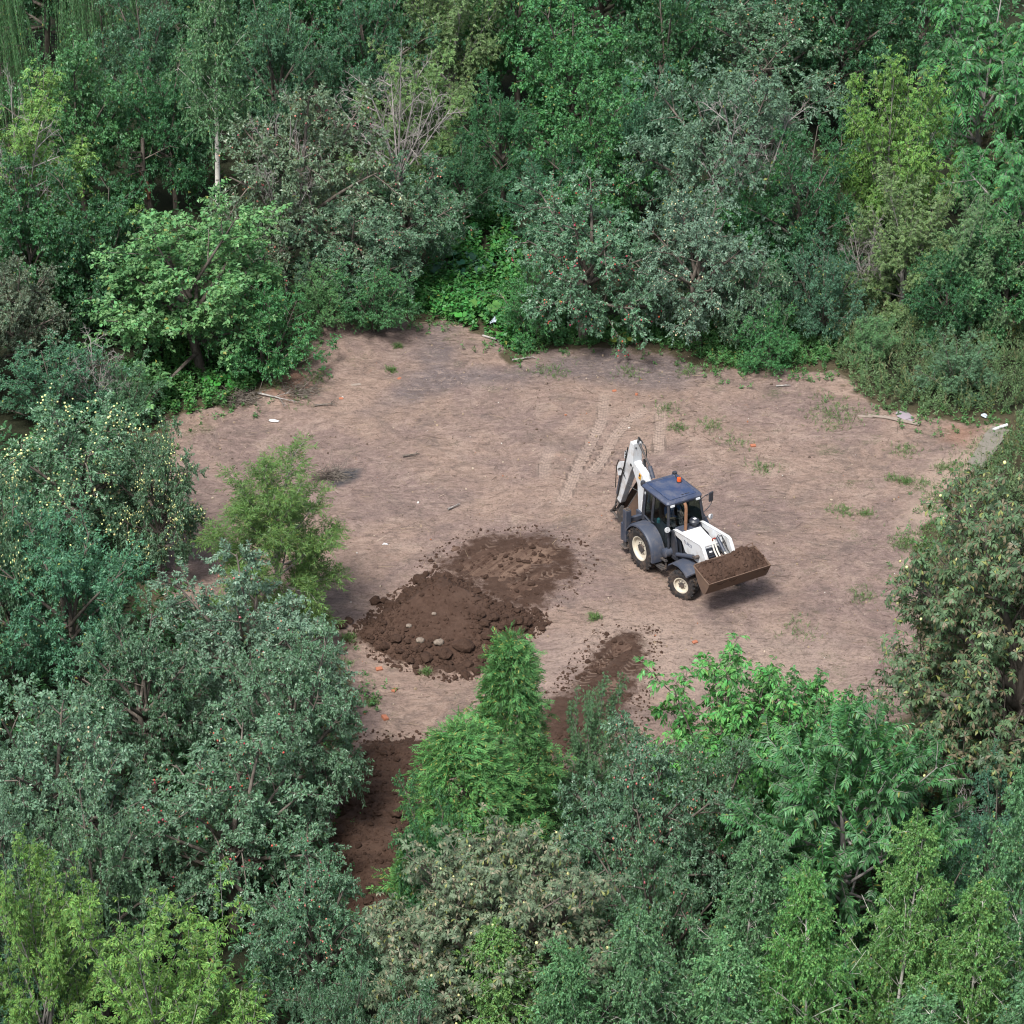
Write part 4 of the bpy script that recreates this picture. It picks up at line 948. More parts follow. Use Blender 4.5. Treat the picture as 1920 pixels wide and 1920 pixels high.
        wood = [tubes(tr, 0.11, 0.05, 4, 8), tubes(b1, 0.034, 0.010, 6, 6), tubes(b2, 0.010, 0.005, 4, 4), tubes(b3, 0.005, 0.003, 2, 3)]
        bark = BARK_GREY
    elif kind == 'willow':
        R = 1.9; n1 = 26
        T = sphere_targets(rng, n1, H, R, 0.2, 6.0, -0.7, 0.22, 0.35)
        tr = trunk_curve(rng, 4.6, 0.02)
        A = np.column_stack([0 * T[:, 0], 0 * T[:, 0], np.clip(0.3 + 0.55 * T[:, 2], 0.4, 4.4)])
        b1 = limbs(T, A, 0.08, 0.9)
        b2 = kids(rng, b1, 12, 0.2, 1.0, (20, 55), 0.40, -0.05, 0.3)
        b2 = thin(rng, b2, 0.08, 0.25)
        b3 = kids(rng, b2, 9, 0.15, 1.0, (20, 60), 0.5, -0.2, 0.15, absL=0.38)
        V, tint = leaves(rng, b3, 18, 0.115, 0.021, ang=(25, 65), droop=0.3, upn=0.6)
        wood = [tubes(tr, 0.08, 0.02, 6, 6), tubes(b1, 0.032, 0.008, 5, 5), tubes(b2, 0.009, 0.004, 3, 3)]
        bark = BARK_GREY
    elif kind == 'thuja':
        leafm = LEAF_SCALE; R = 1.5
        n1 = 100; z = 0.25 + 5.5 * (np.arange(n1) + 0.5) / n1
        prof = np.clip((6.0 - z) / 5.6, 0.03, 1) ** (0.95 if var == 0 else 0.62)
        prof = prof * (1 + rng.normal(0, 0.16, n1)) * (1 + (0.14 * np.sin(z * 2.6 + 1) if var == 0 else 0))
        ph = np.arange(n1) * 2.39996
        T = np.column_stack([np.cos(ph) * prof * R, np.sin(ph) * prof * R, z + 0.38 * prof + 0.1]) + rng.normal(0, 0.06, (n1, 3))
        tr = trunk_curve(rng, 5.8, 0.0)
        A = np.column_stack([0 * z, 0 * z, z - 0.15 * prof])
        b1 = limbs(T, A, 0.15, 0.92)
        b2 = kids(rng, b1, 10, 0.3, 1.0, (25, 60), 0.5, -0.12, 0.15, absL=0.46)
        b3 = kids(rng, b2, 5, 0.2, 1.0, (25, 50), 0.5, -0.25, -0.05, absL=0.28)
        v1, t1 = planar(rng, b3, 5, 0.115, 0.036, 38, 0.15, 0.1, 0.6, 0.4, 0.2, 0.5)
        v2, t2 = leaves(rng, b2, 3, 0.11, 0.03, (20, 50), 0.2)
        V, tint = np.concatenate([v1, v2]), np.concatenate([t1, t2])
        wood = [tubes(tr, 0.10, 0.02, 5, 6), tubes(b1, 0.018, 0.005, 3, 3)]
    elif kind == 'dead':
        bark = BARK_GREY; R = 2.2
        n1 = 9
        T = sphere_targets(rng, n1, H, R, 1.5, 6.0, -0.2, 0.2)
        tr = trunk_curve(rng, 1.8, 0.12)
        A = np.column_stack([0 * T[:, 0], 0 * T[:, 0], np.full(n1, 1.6)])
        b1 = limbs(T, A, rng.normal(0.1, 0.15, n1), 0.95)
        b2 = kids(rng, b1, 7, 0.25, 1.0, (25, 65), 0.45, -0.05, 0.1)
        b3 = kids(rng, b2, 7, 0.2, 1.0, (25, 70), 0.5, -0.1, 0.0)
        b4 = kids(rng, b3, 3, 0.3, 1.0, (25, 60), 0.6, -0.1, 0.0)
        wood = [tubes(tr, 0.09, 0.06, 3, 6), tubes(b1, 0.055, 0.018, 6, 5), tubes(b2, 0.022, 0.009, 4, 4), tubes(b3, 0.011, 0.006, 3, 3), tubes(b4, 0.007, 0.004, 2, 3)]
    W, WQ = join(wood)
    trunk = np_mesh('trunk', W, [WQ], bark, True)
    crown = fruit = None
    if V is not None:
        Q = np.arange(len(V)).reshape(-1, 4)
        crown = np_mesh('crown', V, [Q], leafm, False, tint=tint)
    if fruitP is not None:
        S = np.clip(rng.normal(0.029, 0.005, len(fruitP)), 0.02, 0.04)
        v, f = ICO0
        FV = (v[None] * S[:, None, None] + fruitP[:, None]).reshape(-1, 3)
        FF = (f[None] + (np.arange(len(fruitP)) * len(v))[:, None, None]).reshape(-1, 3)
        fruit = np_mesh('fruit', FV, [FF], FRUIT, True, tint=np.repeat(rng.random(len(fruitP)), len(f)))
    return trunk, crown, fruit, H, R
def hash_str(s):
    h = 0
    for ch in s: h = (h * 131 + ord(ch)) % 1000003
    return h
LEAFCOL = dict(ap=(0.088, 0.190, 0.100), apd=(0.058, 0.145, 0.068), apg=(0.125, 0.220, 0.150), apr=(0.108, 0.150, 0.088), yg=(0.128, 0.248, 0.052), olive=(0.130, 0.215, 0.075),
               plum=(0.056, 0.150, 0.085), plum2=(0.072, 0.190, 0.112), gr=(0.050, 0.175, 0.055), gd=(0.036, 0.122, 0.050), lg=(0.095, 0.220, 0.085), br=(0.080, 0.260, 0.062),
               br2=(0.062, 0.205, 0.055), wal=(0.050, 0.190, 0.052), sil=(0.098, 0.180, 0.125), sil2=(0.115, 0.200, 0.090), ch=(0.092, 0.130, 0.070), ch2=(0.064, 0.112, 0.046),
               chb=(0.150, 0.115, 0.075), bi=(0.088, 0.205, 0.085), biy=(0.105, 0.240, 0.062), th=(0.060, 0.165, 0.045), th2=(0.068, 0.185, 0.052), che=(0.052, 0.195, 0.056),
               wil=(0.105, 0.175, 0.048), rus=(0.105, 0.105, 0.070), grey=(0.3, 0.3, 0.3), pale=(0.5, 0.5, 0.5))
FRUITCOL = dict(pink=(0.50, 0.16, 0.14), red=(0.45, 0.05, 0.06), orange=(0.50, 0.15, 0.09), cream=(0.62, 0.50, 0.32), lime=(0.56, 0.56, 0.24))
PLANT = {}; FRUIT_MANY = {}
def many_fruit(fruit, crown, n):
    # a heavy crop: one apple beside each of n leaves chosen through the crown
    r = np.random.default_rng(31); co = np.empty(len(crown.vertices) * 3, np.float32); crown.vertices.foreach_get('co', co); P = co.reshape(-1, 3)[::4]
    c = P[r.choice(len(P), n // 6, replace=False)]; c = np.repeat(c, 6, 0) + r.normal(0, 0.16, (n // 6 * 6, 3)); v, f = ICO0
    S = np.clip(r.normal(0.033, 0.005, len(c)), 0.024, 0.045)
    return np_mesh('fruit', (v[None] * S[:, None, None] + c[:, None]).reshape(-1, 3), [(f[None] + (np.arange(len(c)) * len(v))[:, None, None]).reshape(-1, 3)], FRUIT, True, tint=np.repeat(r.random(len(c)), len(f)))
KIND_NAME = dict(apple='apple_tree', elder='box_elder', broad='broadleaf_tree', plum='plum_tree', shrub='shrub', birch='birch_tree', weeping='weeping_birch', chestnut='chestnut_tree',
                 walnut='feather_leaved_tree', ash='ash_bush', cherry='cherry_tree', willow='willow_tree', thuja='conifer', dead='dead_branches')
def build_trees():
    rng = np.random.default_rng(99)
    for kind, var, x, y, H, Rr, col, fr, cat, grp, lab in TREES:
        if (kind, var) not in PLANT:
            PLANT[(kind, var)] = make_plant(kind, var)
        trunk, crown, fruit, h0, r0 = PLANT[(kind, var)]
        Rr *= {'thuja': 1.05, 'dead': 1.0, 'birch': 1.12}.get(kind, 1.10)
        root = empty(KIND_NAME[kind], (x, y, gz(x, y) - 0.03), rng.random() * 6.28, (Rr / r0, Rr / r0 * rng.uniform(0.92, 1.08), H / h0))
        tl = 0.06 if kind == 'birch' else 0.035; root.rotation_euler = (rng.normal(0, tl), rng.normal(0, tl), root.rotation_euler[2])
        tag(root, lab, cat, grp)
        obj('trunk', trunk, root)
        if crown is not None:
            c = obj('crown', crown, root); j = rng.uniform(0.93, 1.07, 3)
            c.color = (LEAFCOL[col][0] * j[0], LEAFCOL[col][1] * j[1], LEAFCOL[col][2] * j[2], 1)
        if fruit is not None and fr != '':
            f = obj('fruit', fruit if fr != 'lime' else FRUIT_MANY.setdefault((kind, var), many_fruit(fruit, crown, 900)), root); f['kind'] = 'stuff'
            f.color = (*FRUITCOL.get(fr, FRUITCOL['lime']), 1)
build_trees()

# snapped trunk with torn reddish wood
def build_snag():
    root = empty('snapped_tree', (-13.6, 21.5, gz(-13.6, 21.5)))
    tag(root, 'snapped dark trunk with torn reddish wood and bare upper branches', 'dead tree')
    rng = np.random.default_rng(5)
    tr = Br([(0, 0, -0.1), (-0.28, 0, 2.1)], [(-0.12, 0, 1), (0.05, 0, 1)], [2.3, 1.6], [0, 0.0])
    b = Br(np.repeat([[-0.25, 0, 2.9]], 7, 0) + rng.normal(0, 0.3, (7, 3)) * [0, 0, 1], rng.normal(0, 1, (7, 3)) * [1, 1, 0.3] + [0, 0, 0.5], 1.3, 0.0)
    b2 = kids(rng, b, 5, 0.2, 1, (25, 60), 0.5, 0.0, 0.1)
    W, Q = join([tubes(tr, [0.17, 0.11], [0.13, 0.07], 4, 8), tubes(b, 0.035, 0.01, 4, 4), tubes(b2, 0.012, 0.005, 3, 3)])
    obj('trunk', np_mesh('trunk', W, [Q], BARK, True), root)
    k = NT('torn_wood'); tw = k.done(k.bsdf(k.mix(k.ramp(k.noise(k.vscale(k.pos(), (1, 1, 0.2)), 14, 4), 0.4, 0.6), (0.09, 0.035, 0.02), (0.17, 0.07, 0.04)), 0.8))
    s = Br([(-0.10, -0.13, 1.3), (-0.18, -0.15, 1.5), (-0.05, -0.14, 1.55)], [(-0.1, 0, 1), (-0.2, -0.05, 1), (-0.15, 0, 1)], [0.9, 1.0, 0.7], [0, 0, 0])
    V, Q = tubes(s, 0.085, 0.02, 4, 5)
    obj('torn_wood', np_mesh('torn_wood', V, [Q], tw, False), root)
build_snag()

# ------------------------------------------------------------------ low growth nobody could count
def stems(rng, pts, h, hj, lean=0.25):
    n = len(pts); A = np.column_stack([pts, ground_h(pts[:, 0], pts[:, 1]) - 0.02])
    D = np.column_stack([rng.normal(0, lean, (n, 2)), np.ones(n)])
    return Br(A, D, h * rng.uniform(1 - hj, 1 + hj, n), rng.normal(-0.08, 0.1, n))
def growth(name, V, tint, col, label, mat=None, cat=None):
    o = obj(name, np_mesh(name, V, [np.arange(len(V)).reshape(-1, 4)], mat or LEAF, False, tint=tint))
    o.color = (*col, 1); tag(o, label, cat, kind='stuff'); return o
def clear_of(p, keep):
    """leave out points well inside the bare clearing"""
    return p[sdf(p[:, 0], p[:, 1], 'CLEARING') + 1.6 * fbm(p[:, 0] * 0.9, p[:, 1] * 0.9, 3) < keep]
def build_growth():
    rng = np.random.default_rng(12)
    p = clear_of(rand_in(rng, 'U_BURDOCK', 620), 0.35)
    b = stems(rng, p, 0.55, 0.5)
    v1, t1 = leaves(rng, b, 16, 0.19, 0.13, droop=0.25, upn=1.4)
    growth('gully_weeds', v1, t1, (0.045, 0.185, 0.035), 'bright green broad-leaved weeds filling the gully at the far end')
    p = clear_of(np.concatenate([rand_in(rng, 'U_FARSTRIP', 1500), rand_in(rng, 'U_TOPBANK', 260)]), 0.4)
    b = stems(rng, p, 0.42, 0.6, 0.35)
    v1, t1 = leaves(rng, b, 18, 0.11, 0.05, droop=0.15, upn=1.0)
    growth('edge_weeds', v1, t1, (0.068, 0.190, 0.052), 'mixed green weeds along the far edge of the clearing')
    p = clear_of(np.concatenate([rand_in(rng, 'U_MEADOW', 3100), rand_in(rng, 'U_SIDE', 950)]), 0.3)
    b = stems(rng, p, 0.95, 0.45, 0.2)
    b.L *= np.clip(0.95 + 1.6 * fbm(p[:, 0] * 0.6, p[:, 1] * 0.6, 3), 0.3, 1.6) * np.clip(0.45 - 0.5 * sdf(p[:, 0], p[:, 1], 'CLEARING'), 0.3, 1.0)
    b2 = kids(rng, b, 3, 0.35, 1.0, (15, 40), 0.4, -0.1, 0.2)
    v1, t1 = leaves(rng, b, 11, 0.125, 0.038, (30, 70), 0.1, 0.15, 0.8)
    v2, t2 = leaves(rng, b2, 5, 0.085, 0.02, (20, 60), 0.1, 0.2, 0.6)
    vv = np.concatenate([v1, v2]); tt = np.concatenate([t1, t2]); q = vv[::4]; tt = np.clip(0.45 + 1.1 * fbm(q[:, 0] * 0.9, q[:, 1] * 0.9, 3) + (tt - 0.5) * 0.8, 0, 1)
    growth('tall_weeds', vv, tt, (0.110, 0.185, 0.078), 'tall grey-green weeds filling the meadow beside the clearing')
    p = clear_of(np.concatenate([rand_in(rng, 'U_MEADOW', 650), rand_in(rng, 'U_SIDE', 260)]), 0.2); p = p[fbm(p[:, 0] * 0.7 + 2, p[:, 1] * 0.7, 3) > -0.05]
    b = stems(rng, p, 1.25, 0.3, 0.22)
    v1, t1 = leaves(rng, b, 22, 0.10, 0.016, (10, 45), 0.0, 0.45, 0.5)
    growth('dry_stalks', v1, t1, (0.215, 0.205, 0.110), 'pale dry grass stalks standing among the tall weeds')
    p = clear_of(rand_in(rng, 'U_LEFTBANK', 560), 0.35)
    b = stems(rng, p, 0.45, 0.5)
    v1, t1 = leaves(rng, b, 16, 0.14, 0.09, droop=0.2, upn=1.2)
    growth('bank_weeds', v1, t1, (0.050, 0.165, 0.035), 'vivid green weeds under the wide light green bush')
    p = clear_of(np.concatenate([rand_in(rng, 'U_NEAR', 1100), rand_in(rng, 'U_NEARL', 1500), rand_in(rng, 'U_FAR', 3200)]), -0.4)
    b = stems(rng, p, 1.0, 0.6, 0.4)
    v1, t1 = leaves(rng, b, 13, 0.21, 0.11, droop=0.2, upn=1.2)
    growth('forest_undergrowth', v1, t1, (0.040, 0.130, 0.046), 'dark leafy undergrowth between the trees')
    # a ragged fringe of weeds right round the bare earth
    e = np.array(POLY['CLEARING']); n = len(e); q = []
    for i in range(n):
        a_, b_ = e[i], e[(i + 1) % n]; m_ = max(1, int(np.hypot(*(b_ - a_)) * 22)); t_ = rng.random((m_, 1)); q.append(a_ + (b_ - a_) * t_)
    p = np.concatenate(q); p = p + rng.normal(0, 0.55, p.shape) + np.array([fbm(p[:, 0] * .7, p[:, 1] * .7, 3), fbm(p[:, 1] * .7 + 5, p[:, 0] * .7, 3)]).T * 2.0
    p = p[rng.random(len(p)) < np.clip(0.55 + 2.2 * fbm(p[:, 0] * 1.3 + 4, p[:, 1] * 1.3, 3), 0, 1)]
    b = stems(rng, p, 0.26, 0.7, 0.5)
    v1, t1 = leaves(rng, b, 11, 0.11, 0.045, droop=0.1, upn=1.0)
    growth('fringe_weeds', v1, t1, (0.075, 0.185, 0.055), 'ragged fringe of low weeds round the bare earth')
    # grass tufts thinning out over the bare sandy side of the clearing
    tufts = np.array(TUFTS)
    c = tufts[rng.integers(len(tufts), size=2600)]
    p = c[:, :2] + rng.normal(0, 1, (2600, 2)) * c[:, 2:3] * np.array([1.0, 1.0])
    b = stems(rng, p, 0.13, 0.5, 0.5)
    v1, t1 = leaves(rng, b, 6, 0.12, 0.014, (10, 50), 0.0, 0.0, 0.6)
    growth('grass', v1, t1, (0.085, 0.155, 0.045), 'short green grass tufts on the sandy side of the clearing')
build_growth()

# large-leaved plants at the far edge: every big leaf its own piece
def big_leaf_mesh():
    n = 10; a = np.linspace(-math.pi, math.pi, n, endpoint=False)
    r = 0.5 * (1 + 0.15 * np.cos(a)) * (1 - 0.45 * np.exp(-((np.abs(a) - math.pi) / 0.35) ** 2)) 
    ring = np.stack([0.42 + r * np.cos(a), r * np.sin(a) * 0.95, 0.10 * np.cos(3 * a) - 0.12 * (r * np.cos(a)) ** 2], 1)
    V = np.concatenate([[[0.42, 0, 0.05]], ring]); F = np.array([(0, 1 + i, 1 + (i + 1) % n) for i in range(n)])
    st = Br([(-0.9, 0, -0.8)], [(0.75, 0, 0.9)], [1.2], [0]); v, q = tubes(st, 0.03, 0.02, 2, 4)
    return np_mesh('leaf', np.concatenate([V, v]), [F, q + len(V)], LEAF, True, tint=np.full(len(F) + len(q), 0.5))
BIGLEAF = big_leaf_mesh()
def build_burdock():
    rng = np.random.default_rng(8)
    for x, y, n, s, lab, col in BURDOCKS:
        root = tag(empty('burdock_plant', (x, y, gz(x, y)), rng.random() * 6.28), lab, 'plant', 'large-leaved plants at the clearing edge')
        for i in range(n):
            a = i * 2.39996 + rng.normal(0, 0.2); rr = s * (0.45 + 0.7 * rng.random()); z = s * rng.uniform(0.7, 1.5)
            l = obj('leaf', BIGLEAF, root)
            l.location = (rr * math.cos(a), rr * math.sin(a), z); l.rotation_euler = (rng.normal(0, 0.25), rng.uniform(0.1, 0.55), a)
            k = s * rng.uniform(0.7, 1.15); l.scale = (k, k, k)
            l.color = (col[0] * rng.uniform(0.8, 1.2), col[1] * rng.uniform(0.85, 1.15), col[2], 1)
build_burdock()

# ------------------------------------------------------------------ the backhoe loader
def rx(a): return Matrix.Rotation(a, 3, 'X')
def ry(a): return Matrix.Rotation(a, 3, 'Y')
def rz(a): return Matrix.Rotation(a, 3, 'Z')
class MB:
    """collects simple solids into one mesh"""
    def __init__(s): s.v, s.f = [], []
    def add(s, V, F):
        o = len(s.v); s.v += [tuple(p) for p in V]; s.f += [tuple(i + o for i in q) for q in F]; return s
    def box(s, c, size, R=None):
        V = []
        for sx in (-1, 1):
            for sy in (-1, 1):
                for sz in (-1, 1):
                    p = Vector((sx * size[0] / 2, sy * size[1] / 2, sz * size[2] / 2))
                    V.append(Vector(c) + (R @ p if R else p))
        return s.add(V, [(0, 1, 3, 2), (4, 6, 7, 5), (0, 4, 5, 1), (2, 3, 7, 6), (0, 2, 6, 4), (1, 5, 7, 3)])
    def prism(s, prof, y0, y1):
        """profile in X,Z pushed along Y"""
        n = len(prof); V = [(x, y0, z) for x, z in prof] + [(x, y1, z) for x, z in prof]
        area = sum(prof[i][0] * prof[(i + 1) % n][1] - prof[(i + 1) % n][0] * prof[i][1] for i in range(n))
        F = [tuple(range(n)), tuple(range(2 * n - 1, n - 1, -1))] + [(i, i + n, (i + 1) % n + n, (i + 1) % n) for i in range(n)]
        if area < 0: F = [q[::-1] for q in F]
        return s.add(V, F)
    def tube(s, pts, r, n=8, cap=True):
        pts = [Vector(p) for p in pts]; rs = r if isinstance(r, (list, tuple)) else [r] * len(pts)
        V, F = [], []; prev = None
        for i, p in enumerate(pts):
            t = (pts[min(i + 1, len(pts) - 1)] - pts[max(i - 1, 0)]).normalized()
            if prev is None:
                u = t.orthogonal().normalized()
            else:
                u = (prev - t * prev.dot(t)).normalized()
            prev = u; w = t.cross(u)
            for j in range(n):
                a = j * 2 * math.pi / n
                V.append(p + (u * math.cos(a) + w * math.sin(a)) * rs[i])
        for i in range(len(pts) - 1):
            for j in range(n):
                F.append((i * n + j, i * n + (j + 1) % n, (i + 1) * n + (j + 1) % n, (i + 1) * n + j))
        if cap:
            F += [tuple(range(n - 1, -1, -1)), tuple((len(pts) - 1) * n + j for j in range(n))]
        return s.add(V, F)
    def cyl(s, a, b, r, n=14): return s.tube([a, b], r, n)
    def lathe(s, prof, n=40, c=(0, 0, 0), R=None):
        """profile of (radius, y) turned about Y"""
        V, F = [], []; m = len(prof)
        for i in range(n):
            a = i * 2 * math.pi / n
            for r, y in prof:
                p = Vector((r * math.cos(a), y, r * math.sin(a)))
                V.append(Vector(c) + (R @ p if R else p))
        for i in range(n):
            for j in range(m - 1):
                k = (i + 1) % n
                F.append((i * m + j, k * m + j, k * m + j + 1, i * m + j + 1))
        return s.add(V, F)
    def build(s, name, mat, parent=None, smooth=False, bevel=0.0, seg=2):
        me = bpy.data.meshes.new(name); me.from_pydata(s.v, [], s.f); me.update()
        me.materials.append(mat)
        bm_fix(me)
        me.polygons.foreach_set('use_smooth', [bool(smooth)] * len(me.polygons))
        o = obj(name, me, parent)
        if smooth:
            try: me.set_sharp_from_angle(angle=math.radians(38))
            except Exception: pass
        if bevel:
            b = o.modifiers.new('edge', 'BEVEL'); b.width = bevel; b.segments = seg; b.limit_method = 'ANGLE'; b.angle_limit = math.radians(30); b.harden_normals = False
        return o
import bmesh
def bm_fix(me):
    bm = bmesh.new(); bm.from_mesh(me); bmesh.ops.recalc_face_normals(bm, faces=bm.faces); bm.to_mesh(me); bm.free()

def paint(name, col, rough=0.4, dirt=(0.25, 0.19, 0.14), amt=0.5, scale=3.0, spec=0.5, streak=True):
    k = NT(name); p = k.pos()
    n = k.noise(p, scale, 6, 0.7); f = k.noise(p, scale * 9, 4, 0.7)
    s = k.noise(k.vscale(p, (1, 1, 0.15)), scale * 5, 4, 0.7)
    m = k.math('MULTIPLY', k.ramp(k.math('ADD', n, k.math('MULTIPLY', k.math('SUBTRACT', s if streak else f, 0.5), 0.5)), 0.47, 0.78), amt)
    c = k.mix(m, col, dirt)
    c = k.mix(k.math('MULTIPLY', k.ramp(f, 0.6, 0.75), amt * 0.5), c, tuple(x * 0.6 for x in dirt))
    return k.done(k.bsdf(c, k.math('MULTIPLY_ADD', m, 0.4, rough), 0, spec))
WHITE = paint('white_paint', (0.50, 0.52, 0.54), 0.35, (0.30, 0.24, 0.19), 0.75)
HOODW = paint('white_hood_paint', (0.56, 0.575, 0.585), 0.3, (0.42, 0.37, 0.32), 0.45)
SLATE = paint('slate_plastic', (0.036, 0.045, 0.068), 0.5, (0.16, 0.135, 0.12), 0.4)
DARK = paint('dark_frame', (0.022, 0.026, 0.036), 0.45, (0.12, 0.09, 0.07), 0.35)
MUDDY = paint('muddy_steel', (0.045, 0.042, 0.042), 0.7, (0.15, 0.10, 0.07), 0.9, 4)
ROOF = paint('roof_panel', (0.022, 0.038, 0.088), 0.42, (0.20, 0.19, 0.19), 0.45, 2.2, streak=False)
ROOFRIM = paint('roof_rim', (0.028, 0.040, 0.078), 0.5, (0.18, 0.17, 0.17), 0.4, 2.5, streak=False)
RUBBER = paint('tyre_rubber', (0.022, 0.022, 0.024), 0.8, (0.125, 0.088, 0.066), 0.95, 5, 0.25, streak=False)
CREAM = paint('cream_rim', (0.50, 0.465, 0.385), 0.45, (0.30, 0.22, 0.15), 0.5, 5)
RUST = paint('rusty_pipe', (0.20, 0.105, 0.060), 0.75, (0.10, 0.055, 0.035), 0.7, 9, 0.3)
BUCKETM = paint('soil_stained_steel', (0.105, 0.070, 0.052), 0.7, (0.17, 0.105, 0.072), 0.9, 5, 0.3)
CHROME = paint('worn_rod', (0.55, 0.53, 0.48), 0.35, (0.30, 0.22, 0.16), 0.5, 6)
HOSE = paint('black_hose', (0.015, 0.015, 0.016), 0.5, (0.06, 0.05, 0.04), 0.3, 5)
def flat_mat(name, col, rough=0.5, **kw):
    k = NT(name); return k.done(k.bsdf(k.mix(k.ramp(k.noise(k.pos(), 20, 3), 0.3, 0.7), col, tuple(c * 0.85 for c in col)), rough, **kw))
YELLOW = flat_mat('yellow_sticker', (0.6, 0.30, 0.02)); INK = flat_mat('black_ink', (0.015, 0.016, 0.02)); PLATEW = flat_mat('white_plate', (0.62, 0.63, 0.65))
ORANGE = flat_mat('orange_lens', (0.62, 0.09, 0.015), 0.2); LAMP = flat_mat('lamp_glass', (0.52, 0.54, 0.56), 0.15); BLUEP = flat_mat('blue_plastic', (0.02, 0.08, 0.36), 0.4)
GREYINK = flat_mat('navy_lettering', (0.045, 0.06, 0.12))
def glass_mat():
    k = NT('cab_glass')
    tr = k.n('BsdfTransparent'); tr.inputs[0].default_value = (0.66, 0.80, 0.76, 1)
    gl = k.n('BsdfGlossy'); gl.inputs['Roughness'].default_value = 0.03; gl.inputs['Color'].default_value = (0.9, 0.95, 0.95, 1)
    fr = k.n('Fresnel'); fr.inputs[0].default_value = 1.45
    mx = k.n('MixShader'); k.l(k.math('MULTIPLY_ADD', fr.outputs[0], 0.8, 0.01), mx.inputs[0]); k.l(tr.outputs[0], mx.inputs[1]); k.l(gl.outputs[0], mx.inputs[2])
    return k.done(mx.outputs[0])
GLASS = glass_mat()

